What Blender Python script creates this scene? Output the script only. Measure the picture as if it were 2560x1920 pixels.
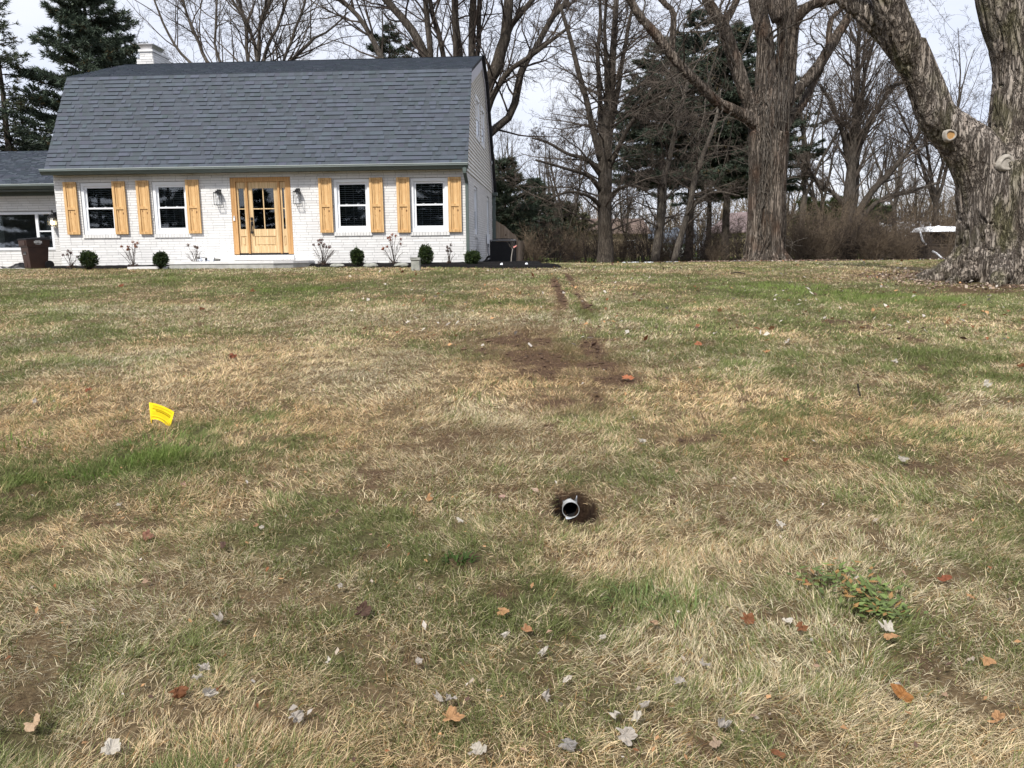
import bpy, math, random
import numpy as np
from mathutils import Matrix, Vector
# ------------------------------------------------------------------ scene, camera, light
S = bpy.context.scene
for o in list(bpy.data.objects): bpy.data.objects.remove(o)
F = 1979.74; PI_ = math.radians(-9.5215); RO = math.radians(.5543)
FW = np.array([0, math.cos(PI_), math.sin(PI_)]); UP = np.array([0, -math.sin(PI_), math.cos(PI_)]); RT = np.array([1., 0, 0])
R2 = RT*math.cos(RO) - UP*math.sin(RO); U2 = UP*math.cos(RO) + RT*math.sin(RO)
CAM = np.array([0, 0, 1.6])
cd = bpy.data.cameras.new('camera'); cam = bpy.data.objects.new('camera', cd); S.collection.objects.link(cam)
cam.matrix_world = Matrix(((R2[0], U2[0], -FW[0], 0), (R2[1], U2[1], -FW[1], 0), (R2[2], U2[2], -FW[2], 1.6), (0, 0, 0, 1)))
cd.sensor_width = 36; cd.lens = 36*F/2560; cd.clip_end = 3000; cd.clip_start = .05
S.camera = cam
SUN_EL = math.radians(48); SUN_AZ = math.radians(208)   # where the sun stands: behind the camera, to the left (clockwise from +Y)
W = bpy.data.worlds.new("World"); S.world = W; W.use_nodes = True
wt = W.node_tree; bg = wt.nodes['Background']
sky = wt.nodes.new('ShaderNodeTexSky'); sky.sky_type = 'NISHITA'; sky.sun_disc = False
sky.sun_elevation = SUN_EL; sky.sun_rotation = SUN_AZ; sky.air_density = 1; sky.dust_density = 1.5
tc = wt.nodes.new('ShaderNodeTexCoord'); mp = wt.nodes.new('ShaderNodeMapping'); mp.inputs['Scale'].default_value = (1, 1, 3.2)
wt.links.new(tc.outputs['Generated'], mp.inputs['Vector'])
cn = wt.nodes.new('ShaderNodeTexNoise'); cn.inputs['Scale'].default_value = 2.6; cn.inputs['Detail'].default_value = 6; cn.inputs['Roughness'].default_value = .55
wt.links.new(mp.outputs[0], cn.inputs['Vector'])
cr = wt.nodes.new('ShaderNodeValToRGB'); cr.color_ramp.elements[0].position = .33; cr.color_ramp.elements[0].color = (.68, .73, .87, 1)
cr.color_ramp.elements[1].position = .62; cr.color_ramp.elements[1].color = (.82, .84, .91, 1)
wt.links.new(cn.outputs['Fac'], cr.inputs[0])
cs = wt.nodes.new('ShaderNodeMixRGB'); cs.blend_type = 'MULTIPLY'; cs.inputs[0].default_value = 1; cs.inputs[2].default_value = (11, 11, 11, 1)
wt.links.new(cr.outputs[0], cs.inputs[1])
mx = wt.nodes.new('ShaderNodeMixRGB'); mx.inputs[0].default_value = .86
wt.links.new(sky.outputs[0], mx.inputs[1]); wt.links.new(cs.outputs[0], mx.inputs[2])
wt.links.new(mx.outputs[0], bg.inputs['Color']); bg.inputs['Strength'].default_value = .085
sd = bpy.data.lights.new('sun', 'SUN'); sd.energy = 3.7; sd.angle = math.radians(4); sd.color = (1, .95, .86)
sun = bpy.data.objects.new('sun', sd); S.collection.objects.link(sun)
sdir = Vector((math.sin(SUN_AZ)*math.cos(SUN_EL), math.cos(SUN_AZ)*math.cos(SUN_EL), math.sin(SUN_EL)))
sun.rotation_euler = (-sdir).to_track_quat('-Z', 'Y').to_euler(); sun.location = (-10, -10, 30)
S.view_settings.view_transform = 'Standard'; S.view_settings.look = 'None'; S.view_settings.exposure = 0.48; S.view_settings.gamma = 1
S.render.engine = 'CYCLES'; S.render.resolution_x = 1024; S.render.resolution_y = 768
S.cycles.transparent_max_bounces = 12; S.cycles.max_bounces = 6
# ------------------------------------------------------------------ noise
def _h(ix, iy, iz, s):
    n = (ix.astype(np.int64)*374761393 + iy.astype(np.int64)*668265263 + iz.astype(np.int64)*2147483647 + s*974634777) & 0xFFFFFFFF
    n = ((n ^ (n >> 13))*1274126177) & 0xFFFFFFFF
    n = ((n ^ (n >> 16))*2246822519) & 0xFFFFFFFF
    return ((n ^ (n >> 13)) & 0xFFFFFF)/float(0xFFFFFF)
def vn(x, y, z=None, s=0):
    x = np.asarray(x, float); y = np.asarray(y, float); z = np.zeros_like(x) if z is None else np.asarray(z, float)
    xi, yi, zi = np.floor(x), np.floor(y), np.floor(z); fx, fy, fz = x-xi, y-yi, z-zi
    fx = fx*fx*(3-2*fx); fy = fy*fy*(3-2*fy); fz = fz*fz*(3-2*fz)
    def g(a, b, c): return _h(xi+a, yi+b, zi+c, s)
    r = 0
    if not np.any(z): 
        return (g(0,0,0)*(1-fx)+g(1,0,0)*fx)*(1-fy)+(g(0,1,0)*(1-fx)+g(1,1,0)*fx)*fy
    a = (g(0,0,0)*(1-fx)+g(1,0,0)*fx)*(1-fy)+(g(0,1,0)*(1-fx)+g(1,1,0)*fx)*fy
    b = (g(0,0,1)*(1-fx)+g(1,0,1)*fx)*(1-fy)+(g(0,1,1)*(1-fx)+g(1,1,1)*fx)*fy
    return a*(1-fz)+b*fz
def fbm(x, y, z=None, o=4, s=0):
    t = 0; a = .5; n = 0; f = 1
    for i in range(o):
        t = t+a*vn(np.asarray(x)*f+i*7.3, np.asarray(y)*f+i*3.1, None if z is None else np.asarray(z)*f+i*5.7+.001, s+i); n += a; a *= .5; f *= 2.03
    return t/n
def sm(x, a, b):
    t = np.clip((np.asarray(x, float)-a)/(b-a), 0, 1); return t*t*(3-2*t)
# ------------------------------------------------------------------ pixels of the 2560 x 1920 photograph to world points
def ray(px, py): return FW + R2*(px-1280)/F - U2*(py-960)/F
def at(px, py, Y):
    d = ray(px, py); return CAM + d*(Y/d[1])
HX, HY, HRX, HRY = .335, 4.13, .125, .235     # the hole round the drain pipe
def gz(x, y):
    x = np.asarray(x, float); y = np.asarray(y, float)
    z = np.interp(y, [-600, -30, 0, 20, 23, 28, 34, 50, 600], [-.5, -.4, 0, 1.09, 1.19, 1.14, 1.03, .88, .88])
    z = z + .03*sm(y, 18, 22.5)*(1-sm(x, .5, 3.5))*(1-sm(y, 30, 40))
    return z + .05*(fbm(x*.45, y*.45, o=3, s=5)-.5)*(1-.6*sm(y, 15, 22))
def ghole(x, y):
    z = gz(x, y)
    r = np.sqrt(((x-HX)/HRX)**2+((y-HY)/HRY)**2)+.35*(fbm(x*14, y*14, o=2, s=3)-.5)
    z = z - .162*(1-sm(r, .76, 1.08))
    r2 = np.sqrt(((x-.72)/.085)**2+((y-6.73)/.10)**2); z = z - .09*(1-sm(r2, .6, 1.1))
    return z
def ground(px, py):
    d = ray(px, py); lo, hi = .5, 200.
    for _ in range(45):
        m = (lo+hi)/2; P = CAM+d*m
        if P[2] > gz(P[0], P[1]): lo = m
        else: hi = m
    return CAM+d*lo
# ------------------------------------------------------------------ house frame
TH = math.radians(-3.2855); HO = np.array([-1.2318, 23.0158, 1.2528])
EX = np.array([math.cos(TH), math.sin(TH), 0]); EY = np.array([-math.sin(TH), math.cos(TH), 0])
def hw(a, b, c): return HO+EX*a+EY*b+np.array([0, 0, c])
# ------------------------------------------------------------------ mesh builder
class NM:
    def __init__(s): s.v = []; s.f = []; s.c = []; s.n = 0; s.smooth = False
    def add(s, v, f, col=None):
        v = np.asarray(v, float).reshape(-1, 3); f = np.asarray(f, int)
        s.v.append(v); s.f.append(f+s.n); s.n += len(v)
        if col is not None:
            c = np.asarray(col, float)
            if c.ndim == 1: c = np.tile(c, (len(v), 1))
            s.c.append(c)
        return s
    def box(s, x0, x1, y0, y1, z0, z1, M=None, col=None, j=0, rng=None):
        v = np.array([(x, y, z) for z in (z0, z1) for y in (y0, y1) for x in (x0, x1)], float)
        if j: v = v+rng.normal(0, j, v.shape)
        if M is not None: v = M(v)
        return s.add(v, [(0,2,3,1), (4,5,7,6), (0,1,5,4), (2,6,7,3), (0,4,6,2), (1,3,7,5)], col)
    def prism(s, poly, d0, d1, ax='y', col=None, M=None):
        n = len(poly); v = []
        for d in (d0, d1):
            for p, q in poly: v.append((p, d, q) if ax == 'y' else ((d, p, q) if ax == 'x' else (p, q, d)))
        v = np.array(v, float)
        if M is not None: v = M(v)
        s.add(v, [(i, (i+1) % n, n+(i+1) % n, n+i) for i in range(n)], col)
        for k in (0, 1):
            s.v.append(v[k*n:(k+1)*n]); s.f.append(np.arange(n)[None, :]+s.n); s.n += n
            if col is not None: s.c.append(np.tile(np.asarray(col, float), (n, 1)))
        return s
    def tube(s, pts, r, sides=8, cap=True, col=None):
        pts = np.asarray(pts, float); r = np.full(len(pts), r) if np.isscalar(r) else np.asarray(r, float)
        if cap:
            t0 = (pts[0]-pts[1]); t1 = pts[-1]-pts[-2]
            pts = np.vstack([pts[0]+t0*1e-4, pts, pts[-1]+t1*1e-4]); r = np.concatenate([[1e-4], r, [1e-4]])
        v, f = tubes(pts[None], r[None], sides); return s.add(v, f, col)
    def build(s, name, mat, parent=None, smooth=False, loc=None):
        me = bpy.data.meshes.new(name)
        if s.v:
            V = np.concatenate(s.v).astype(np.float32)
            if loc is not None: V = V-np.asarray(loc, np.float32)
            L = np.concatenate([f.ravel() for f in s.f]).astype(np.int32)
            T = np.concatenate([np.full(f.shape[0], f.shape[1]) for f in s.f]).astype(np.int32)
            me.vertices.add(len(V)); me.vertices.foreach_set('co', V.ravel())
            me.loops.add(len(L)); me.loops.foreach_set('vertex_index', L)
            me.polygons.add(len(T)); me.polygons.foreach_set('loop_start', np.concatenate([[0], np.cumsum(T)[:-1]]).astype(np.int32))
            me.polygons.foreach_set('loop_total', T)
            me.polygons.foreach_set('use_smooth', np.full(len(T), bool(smooth)))
            if s.c:
                C4 = np.ones((len(V), 4), np.float32); C4[:, :3] = np.concatenate(s.c)[:, :3]
                at_ = me.color_attributes.new('col', 'FLOAT_COLOR', 'POINT'); at_.data.foreach_set('color', C4.ravel())
            me.update(calc_edges=True); me.validate()
        me.materials.append(mat)
        o = bpy.data.objects.new(name, me); S.collection.objects.link(o)
        if parent is not None: o.parent = parent
        if loc is not None: o.location = loc
        return o
def nrm(v): return v/np.maximum(np.linalg.norm(v, axis=-1, keepdims=True), 1e-9)
def tubes(P, R, sides):
    N, n, _ = P.shape
    T = np.empty_like(P); T[:, 1:-1] = P[:, 2:]-P[:, :-2]; T[:, 0] = P[:, 1]-P[:, 0]; T[:, -1] = P[:, -1]-P[:, -2]; T = nrm(T)
    D = nrm(P[:, -1]-P[:, 0]); ref = np.where(np.abs(D[:, 2:3]) > .8, np.array([[1., 0, 0]]), np.array([[0, 0, 1.]]))[:, None, :]
    U = nrm(np.cross(T, ref)); V = np.cross(T, U)
    a = np.arange(sides)*2*math.pi/sides
    v = P[:, :, None, :]+R[:, :, None, None]*(U[:, :, None, :]*np.cos(a)[None, None, :, None]+V[:, :, None, :]*np.sin(a)[None, None, :, None])
    i = np.arange(N)[:, None, None]*n*sides; k = np.arange(n-1)[None, :, None]*sides; q = np.arange(sides)[None, None, :]; q1 = (q+1) % sides
    f = np.stack(np.broadcast_arrays(i+k+q, i+k+q1, i+k+sides+q1, i+k+sides+q), -1).reshape(-1, 4)
    return v.reshape(-1, 3), f
def smooth_path(pts, n):
    pts = np.asarray(pts, float); m = len(pts)
    if m == 2: 
        t = np.linspace(0, 1, n)[:, None]; return pts[0]*(1-t)+pts[1]*t
    p = np.vstack([2*pts[0]-pts[1], pts, 2*pts[-1]-pts[-2]]); out = []
    for u in np.linspace(0, m-1-1e-6, n):
        i = int(u); t = u-i; a, b, c, d = p[i], p[i+1], p[i+2], p[i+3]
        out.append(.5*((2*b)+(-a+c)*t+(2*a-5*b+4*c-d)*t*t+(-a+3*b-3*c+d)*t**3))
    return np.array(out)
# ------------------------------------------------------------------ tagging
def tag(o, label=None, cat=None, group=None, kind=None):
    if label: o['label'] = label
    if cat: o['category'] = cat
    if group: o['group'] = group
    if kind: o['kind'] = kind
    return o
def thing(name, label, cat, loc=(0, 0, 0), rz=0, group=None):
    o = bpy.data.objects.new(name, None); S.collection.objects.link(o); o.location = loc; o.rotation_euler = (0, 0, rz); o.empty_display_size = .2
    return tag(o, label, cat, group)
def dup(root, loc, rz, sc=1., label=None, cat=None, group=None):
    kids = list(root.children)
    r = root.copy(); S.collection.objects.link(r); r.location = loc; r.rotation_euler = (0, 0, rz); r.scale = (sc, sc, sc) if np.isscalar(sc) else sc
    tag(r, label, cat, group)
    for ch in kids:
        g = list(ch.children); c = ch.copy(); S.collection.objects.link(c); c.parent = r
        for q in g: d = q.copy(); S.collection.objects.link(d); d.parent = c
    return r
# ------------------------------------------------------------------ materials
class MT:
    def __init__(s, name, rough=.7, spec=.3, metal=0):
        s.m = bpy.data.materials.new(name); s.m.use_nodes = True; s.t = s.m.node_tree; s.b = s.t.nodes['Principled BSDF']
        s.b.inputs['Roughness'].default_value = rough; s.b.inputs['Specular IOR Level'].default_value = spec; s.b.inputs['Metallic'].default_value = metal
        s.tc = None
    def n(s, typ, **kw):
        x = s.t.nodes.new('ShaderNode'+typ)
        for k, v in kw.items():
            if k in x.inputs: x.inputs[k].default_value = v
            else: setattr(x, k, v)
        return x
    def l(s, a, b): s.t.links.new(a, b)
    def vec(s, sc=(1, 1, 1), rot=(0, 0, 0)):
        if s.tc is None: s.tc = s.n('TexCoord')
        m = s.n('Mapping'); m.inputs['Scale'].default_value = sc; m.inputs['Rotation'].default_value = rot; s.l(s.tc.outputs['Object'], m.inputs['Vector']); return m.outputs[0]
    def noise(s, scale, detail=4, sc=(1, 1, 1), rough=.5, rot=(0, 0, 0), dist=0):
        x = s.n('TexNoise'); x.inputs['Scale'].default_value = scale; x.inputs['Detail'].default_value = detail; x.inputs['Roughness'].default_value = rough; x.inputs['Distortion'].default_value = dist
        s.l(s.vec(sc, rot), x.inputs['Vector']); return x.outputs['Fac']
    def ramp(s, fac, stops):
        r = s.n('ValToRGB'); e = r.color_ramp.elements
        for i, (p, c) in enumerate(stops):
            if i > 1: e.new(p)
            e[i].position = p; e[i].color = (*c, 1)
        s.l(fac, r.inputs[0]); return r.outputs[0]
    def mul(s, a, b, f=1., mode='MULTIPLY'):
        m = s.n('MixRGB'); m.blend_type = mode
        if isinstance(f, (int, float)): m.inputs[0].default_value = f
        else: s.l(f, m.inputs[0])
        for i, q in ((1, a), (2, b)):
            if isinstance(q, tuple): m.inputs[i].default_value = (*q, 1)
            else: s.l(q, m.inputs[i])
        return m.outputs[0]
    def color(s, c):
        if isinstance(c, tuple): s.b.inputs['Base Color'].default_value = (*c, 1)
        else: s.l(c, s.b.inputs['Base Color'])
        return s
    def bump(s, h, st=.5, d=.01):
        b = s.n('Bump'); b.inputs['Strength'].default_value = st; b.inputs['Distance'].default_value = d; s.l(h, b.inputs['Height']); s.l(b.outputs[0], s.b.inputs['Normal']); return s
    def attr(s, name='col'):
        a = s.n('Attribute'); a.attribute_name = name; return a.outputs['Color']
def simple(name, c1, c2, scale=8, rough=.7, spec=.3, bump=.2, bd=.005, sc=(1, 1, 1), metal=0, detail=5):
    m = MT(name, rough, spec, metal); f = m.noise(scale, detail, sc); m.color(m.ramp(f, [(.3, c1), (.7, c2)]))
    if bump: m.bump(f, bump, bd)
    return m.m
# painted brick: off-white with faint grime
m = MT('painted_brick', .62, .35); c = m.attr(); g = m.noise(3, 6, rough=.65); c = m.mul(c, m.ramp(g, [(.3, (.92, .92, .93)), (.6, (1, 1, 1))]))
g2 = m.noise(26, 3); c = m.mul(c, m.ramp(g2, [(.24, (.7, .68, .66)), (.3, (1, 1, 1))])); m.color(c); m.bump(m.noise(40, 4), .35, .006); BRICK = m.m
MORTAR = simple('brick_mortar', (.30, .30, .30), (.42, .42, .42), 9, .85, .1, .3)
m = MT('roof_shingle', .75, .45); c = m.attr(); c = m.mul(c, m.ramp(m.noise(140, 3, rough=.7), [(.3, (.62, .62, .62)), (.7, (1.35, 1.35, 1.35))])); m.color(c); m.bump(m.noise(160, 2), .5, .004); SHINGLE = m.m
ROOFBASE = simple('roof_underlay', (.02, .022, .028), (.03, .032, .04), 5)
SIDING = simple('vinyl_siding', (.68, .67, .65), (.74, .73, .71), 2, .5, .3, .05)
TRIMW = simple('white_vinyl', (.74, .77, .82), (.8, .82, .86), 3, .4, .4, .03)
RAKE = simple('pale_rake_board', (.5, .5, .56), (.56, .56, .62), 3, .5, .3, .03)
GUTTER = simple('green_grey_metal', (.07, .095, .092), (.095, .12, .115), 3, .42, .45, .05)
GUTLIP = simple('gutter_lip_metal', (.3, .34, .34), (.36, .4, .4), 3, .4, .5, .05)
def wood(name, c1, c2, c3, knots=True, sc=(9, 9, .9)):
    m = MT(name, .6, .3); f = m.noise(4, 6, sc, .6, dist=.6); c = m.ramp(f, [(.25, c1), (.5, c2), (.78, c3)])
    g = m.noise(3, 2, (8, 8, .15)); c = m.mul(c, m.ramp(g, [(.35, (.78, .73, .66)), (.62, (1.06, 1.06, 1.06))]))
    if knots:
        v = m.n('TexVoronoi'); v.inputs['Scale'].default_value = 5.5; v.inputs['Randomness'].default_value = 1; m.l(m.vec((1, .3, .62)), v.inputs['Vector'])
        c = m.mul(c, m.ramp(v.outputs['Distance'], [(.09, (.22, .12, .07)), (.16, (1, 1, 1))]))
    m.color(c); m.bump(f, .08, .002); return m.m
CEDAR = wood('cedar_wood', (.46, .265, .105), (.62, .40, .19), (.72, .51, .27))
OAK = wood('oak_door_wood', (.50, .345, .18), (.62, .455, .26), (.70, .54, .33), False)
OAKF = wood('oak_frame_wood', (.40, .22, .09), (.50, .29, .125), (.58, .36, .17), False)
FENCEW = wood('weathered_fence_wood', (.2, .155, .12), (.33, .26, .2), (.42, .34, .27), True, (11, 11, .6))
BLACKM = simple('black_metal', (.008, .008, .01), (.014, .014, .016), 6, .4, .4, .05)
BLIND = simple('blind_slats', (.42, .43, .45), (.5, .5, .52), 6, .6, .3, 0)
DARKIN = simple('dark_interior', (.012, .012, .014), (.02, .02, .022), 2, .9, .1, 0)
CURT = simple('pale_curtain', (.5, .5, .47), (.62, .62, .58), 3, .9, .1, .1, .01, (8, 8, .5))
CONC = simple('concrete', (.3, .3, .29), (.44, .44, .42), 7, .85, .2, .35)
CONCTOP = simple('pale_concrete', (.6, .6, .6), (.72, .72, .73), 6, .85, .2, .2)
METAL = simple('brushed_metal', (.5, .5, .52), (.66, .66, .68), 12, .35, .5, .1, metal=.7)
SNOW = simple('snow', (.78, .82, .9), (.86, .89, .95), 9, .7, .2, .3, .02)
STONE = simple('garden_stone', (.2, .21, .19), (.36, .36, .33), 9, .9, .2, .5)
m = MT('window_glass', .02, .5); gl = m.n('BsdfGlossy'); gl.inputs['Roughness'].default_value = .015; gl.inputs['Color'].default_value = (.95, .97, 1, 1)
tr = m.n('BsdfTransparent'); tr.inputs['Color'].default_value = (.8, .84, .86, 1); fr = m.n('Fresnel'); fr.inputs['IOR'].default_value = 1.6
ad = m.n('Math'); ad.operation = 'ADD'; ad.inputs[1].default_value = .02; m.l(fr.outputs[0], ad.inputs[0])
mxs = m.n('MixShader'); m.l(ad.outputs[0], mxs.inputs[0]); m.l(tr.outputs[0], mxs.inputs[1]); m.l(gl.outputs[0], mxs.inputs[2])

m.l(mxs.outputs[0], m.t.nodes['Material Output'].inputs['Surface']); GLASS = m.m
def emis(name, c, st):
    m = MT(name); m.b.inputs['Emission Color'].default_value = (*c, 1); m.b.inputs['Emission Strength'].default_value = st; m.color(c); return m.m
def bark(name, c1, c2, c3, sx=14, sz=1.6, bump=1., d=.03, moss=None):
    m = MT(name, .92, .12); t = m.noise(1, 5, (sx*1.3, sx*1.3, sz*2), .6); c = m.ramp(t, [(.3, c2), (.68, c3)])
    W1 = [(.44, (1, 1, 1)), (.5, (0, 0, 0)), (.56, (1, 1, 1))]; k1 = m.ramp(m.noise(1, 4, (sx*.6, sx*.6, sz*.38), .6, dist=.6), W1); k2 = m.ramp(m.noise(1.7, 4, (sx*1.1, sx*1.1, sz*.8), .6, dist=.3), [(.46, (1, 1, 1)), (.5, (.1, .1, .1)), (.54, (1, 1, 1))])
    f = m.mul(k1, k2, 1., 'DARKEN'); c = m.mul(c1, c, f, 'MIX'); f = m.mul(f, t, .35)
    g = m.noise(.9, 4); c = m.mul(c, m.ramp(g, [(.3, (.78, .75, .71)), (.65, (1.12, 1.12, 1.12))]))
    if moss: c = m.mul(c, moss, m.ramp(m.noise(2.4, 5, (1, 1, .5)), [(.5, (0, 0, 0)), (.68, (.75, .75, .75))]), 'MIX')
    m.color(c); m.bump(f, bump, d); return m.m
BARK_BIG = bark('maple_bark', (.06, .048, .04), (.235, .20, .175), (.35, .315, .28), 9, 1.6, 1, .07, (.12, .115, .06))
BARK_MID = bark('shaggy_bark', (.045, .036, .03), (.175, .145, .122), (.265, .23, .20), 11, .8, 1, .06, (.11, .07, .05))
BARK_D = bark('dark_bark', (.028, .024, .02), (.075, .062, .052), (.13, .115, .10), 18, 3, .8, .02)
BARK_G = bark('grey_bark', (.045, .04, .036), (.12, .105, .09), (.19, .17, .15), 18, 3, .8, .02)
TWIG = simple('twig_bark', (.055, .045, .038), (.12, .10, .085), 3, .9, .1, 0)
TWIGB = simple('brown_twig_bark', (.085, .065, .048), (.18, .14, .10), 1.5, .9, .1, 0)
TWIGD = simple('dark_twig_bark', (.035, .028, .025), (.075, .06, .052), 3, .9, .1, 0)
def leafmat(name, rough=.6, tl=.25):
    m = MT(name, rough, .25); a = m.attr(); m.color(a)
    t = m.n('BsdfTranslucent'); m.l(a, t.inputs['Color']); x = m.n('MixShader'); x.inputs[0].default_value = tl
    m.l(m.b.outputs[0], x.inputs[1]); m.l(t.outputs[0], x.inputs[2]); m.l(x.outputs[0], m.t.nodes['Material Output'].inputs['Surface']); return m.m
NEEDLE = leafmat('needle_foliage', .6, .15); GRASS = leafmat('grass_blades', .7, .35); LEAFM = leafmat('dry_leaves', .8, .2); SHRUBL = leafmat('shrub_leaves', .45, .15)
# lawn soil: thatch, mud
m = MT('lawn_soil', .95, .08); a = m.attr()
c = m.mul(a, m.ramp(m.noise(38, 5, rough=.7), [(.3, (.45, .42, .4)), (.68, (1.3, 1.3, 1.25))])); m.color(c); m.bump(m.noise(30, 6, rough=.7), 1., .03); SOIL = m.m
MULCH = simple('black_mulch', (.004, .004, .005), (.018, .016, .016), 40, .95, .1, 1, .04)
# ------------------------------------------------------------------ lawn fields (blobs are given where they lie in the photograph, then laid out on the ground)
K = 2560/2212.
def mkblobs(L):
    out = []
    for x, y, rx, ry, a in L:
        c = ground(x*K, y*K); d = c[1]; t = ground(x*K, max((y-ry)*K, 664)); b = ground(x*K, (y+ry)*K)
        out.append((c[0], c[1], rx*K*d/F, max(.12, abs(t[1]-b[1])/2), a))
    return out
def field(B, x, y):
    t = np.zeros_like(np.asarray(x, float))
    for cx, cy, rx, ry, a in B: t = t+a*np.exp(-(((x-cx)/rx)**2+((y-cy)/ry)**2)*1.2)
    return t
GREEN = mkblobs([(370,985,140,38,1.5),(60,1010,120,50,.8),(220,1010,80,30,.9),(60,640,200,25,.9),(650,625,160,12,1.2),(420,600,300,10,.7),(150,690,120,14,.6),(1000,655,150,10,.7),
 (1700,640,300,40,1.),(2000,640,250,30,1.),(1560,620,200,25,.6),(2100,780,200,40,.6),(1950,760,150,30,.6),(1600,760,150,40,.6),(1850,1290,150,60,.7),(1380,1310,130,50,.5),(600,1180,200,60,.5),(100,1050,150,50,.6),
 (1750,700,200,30,.7),(1300,600,250,12,.4),(250,1330,260,70,.35),(900,1420,260,60,.3),(1240,640,12,40,1.),(2200,1100,120,80,.4),
 (500,800,350,90,-.8),(850,820,300,60,-1.),(600,680,400,18,-.7),(900,700,300,20,-.7),(1500,870,300,70,-.5),(1650,1050,300,80,-.5),(850,950,250,60,-.7),(300,870,200,40,-.6),(2050,1050,200,60,-.3),(1300,1180,220,80,-.6),(2150,580,250,5,-1.1),(1450,588,140,5,-.7)])
def chain(pts, rx, ry, a, n=9):
    out = []
    for (x0, y0), (x1, y1) in zip(pts[:-1], pts[1:]):
        for k in range(n): t = k/n; out.append((x0+(x1-x0)*t, y0+(y1-y0)*t, rx, ry, a))
    return out
TRK = mkblobs(chain([(1197,590),(1206,620),(1212,650),(1200,690),(1190,735),(1180,785),(1190,830)], 8, 7, .10)+chain([(1222,592),(1240,622),(1256,655),(1272,700),(1290,760),(1310,800)], 7, 6, .12))
PALE = mkblobs(chain([(1207,592),(1222,620),(1234,650),(1236,700)], 9, 7, .5))
SOFT = mkblobs(chain([(1195,590),(1206,620),(1212,650),(1200,690),(1190,735)], 12, 8, .17)+chain([(1224,592),(1242,622),(1258,655),(1274,700),(1290,760)], 11, 7, .17)+[(1120,745,150,55,.9),(1290,790,110,50,.8),(1200,640,60,40,.35),(1190,880,110,40,.6),(1250,1080,90,60,.6),(1010,940,150,40,.5),(860,1020,240,40,.4),(1500,940,200,50,.3),(1280,860,60,30,.5)])
MUD = mkblobs([(1100,740,110,42,.75),(1175,785,60,32,1.),(1285,750,42,22,1.2),(1300,790,60,12,1.),(1330,820,90,12,.85),(1190,875,50,16,.75),(1285,853,20,8,1.3),(1212,640,12,30,.9),(1200,608,14,12,.9),(1262,655,10,22,.9),
 (1228,600,8,12,.8),(1160,925,60,18,.5),(60,1510,80,26,.5),(1000,940,100,24,.4),(850,1020,200,28,.35),(1800,700,120,14,.45),(1980,735,60,12,.5),(1000,1215,45,14,.7),(1240,1090,62,40,.8),(1960,595,260,4,.5),(1280,560,60,16,.6),
 (880,1420,60,14,.4),(1500,950,150,16,.35),(2130,625,200,12,.7),(1000,600,60,3,.3)])
def Gf(x, y): return .85*field(GREEN, x, y)+1.5*(fbm(x*.55, y*.55, o=4, s=11)-.5)+1.9*(fbm(x*2.6, y*2.6, o=3, s=12)-.5)
def Mf(x, y): return .8*field(MUD, x, y)+.75*field(TRK, x, y)-.7*field(PALE, x, y)+.9*(fbm(x*3.1, y*3.1, o=4, s=21)-.52)+1.1*(fbm(x*11, y*11, o=3, s=22)-.5)
def edge_y(x): return 33.2+1.2*np.sin(x*.5)+.6*np.sin(x*1.3+1)     # where the mown lawn ends and the brush begins
# ground sheet, finer round the two holes
def axis(parts):
    a = []
    for lo, hi, st in parts: a += list(np.arange(lo, hi, st))
    return np.array(sorted(set(np.round(a, 4))))
xs = axis([(-700,-60,80),(-60,-20,5),(-20,-6,.5),(-6,-.1,.12),(-.1,1.1,.016),(1.1,6,.12),(6,20,.5),(20,60,5),(60,701,80)])
ys = axis([(-300,-20,40),(-20,0,2),(0,3.8,.12),(3.8,4.55,.016),(4.55,6.55,.1),(6.55,6.95,.02),(6.95,14,.15),(14,26,.3),(26,40,.5),(40,80,4),(80,700,60)])
X, Y = np.meshgrid(xs, ys); Z = ghole(X, Y)
fine = 1-sm(Y, 20, 30); Z = Z+fine*.035*(fbm(X*6, Y*6, o=3, s=31)-.55)
mud = np.clip(sm(Mf(X, Y), .18, .55), 0, 1)[..., None]; g = sm(Gf(X, Y), -.3, .6)[..., None]
col = np.array([.15, .11, .065])*(1-g)+np.array([.09, .085, .042])*g
col = col*(1-mud)+np.array([.10, .063, .042])*mud
beyond = sm(Y, 40, 52)[..., None]; col = col*(1-beyond)+np.array([.17, .24, .06])*beyond
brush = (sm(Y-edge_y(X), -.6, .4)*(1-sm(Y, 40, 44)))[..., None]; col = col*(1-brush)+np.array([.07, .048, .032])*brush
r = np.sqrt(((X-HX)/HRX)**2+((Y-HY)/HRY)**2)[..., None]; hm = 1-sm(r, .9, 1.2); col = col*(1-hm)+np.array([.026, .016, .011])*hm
nx, ny = len(xs), len(ys); nm = NM()
I = (np.arange(ny-1)[:, None]*nx+np.arange(nx-1)[None, :]).ravel()
PYM = 4.315; PXM, _, PZM = at(1427, 1270, PYM); PZM -= .012
Q_ = np.stack([I, I+1, I+1+nx, I+nx], 1); G_ = np.stack([X, Y, Z], -1).reshape(-1, 3); C_ = G_[Q_].mean(1)
bore = (C_[:, 1] > PYM-.01) & (C_[:, 1] < PYM+.9) & ((C_[:, 0]-PXM)**2+(C_[:, 2]-PZM-(C_[:, 1]-PYM)*.05)**2 < .039**2)      # the pipe passes through the soil here
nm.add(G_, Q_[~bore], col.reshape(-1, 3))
tag(nm.build('lawn', SOIL, smooth=True), kind='structure')
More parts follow.
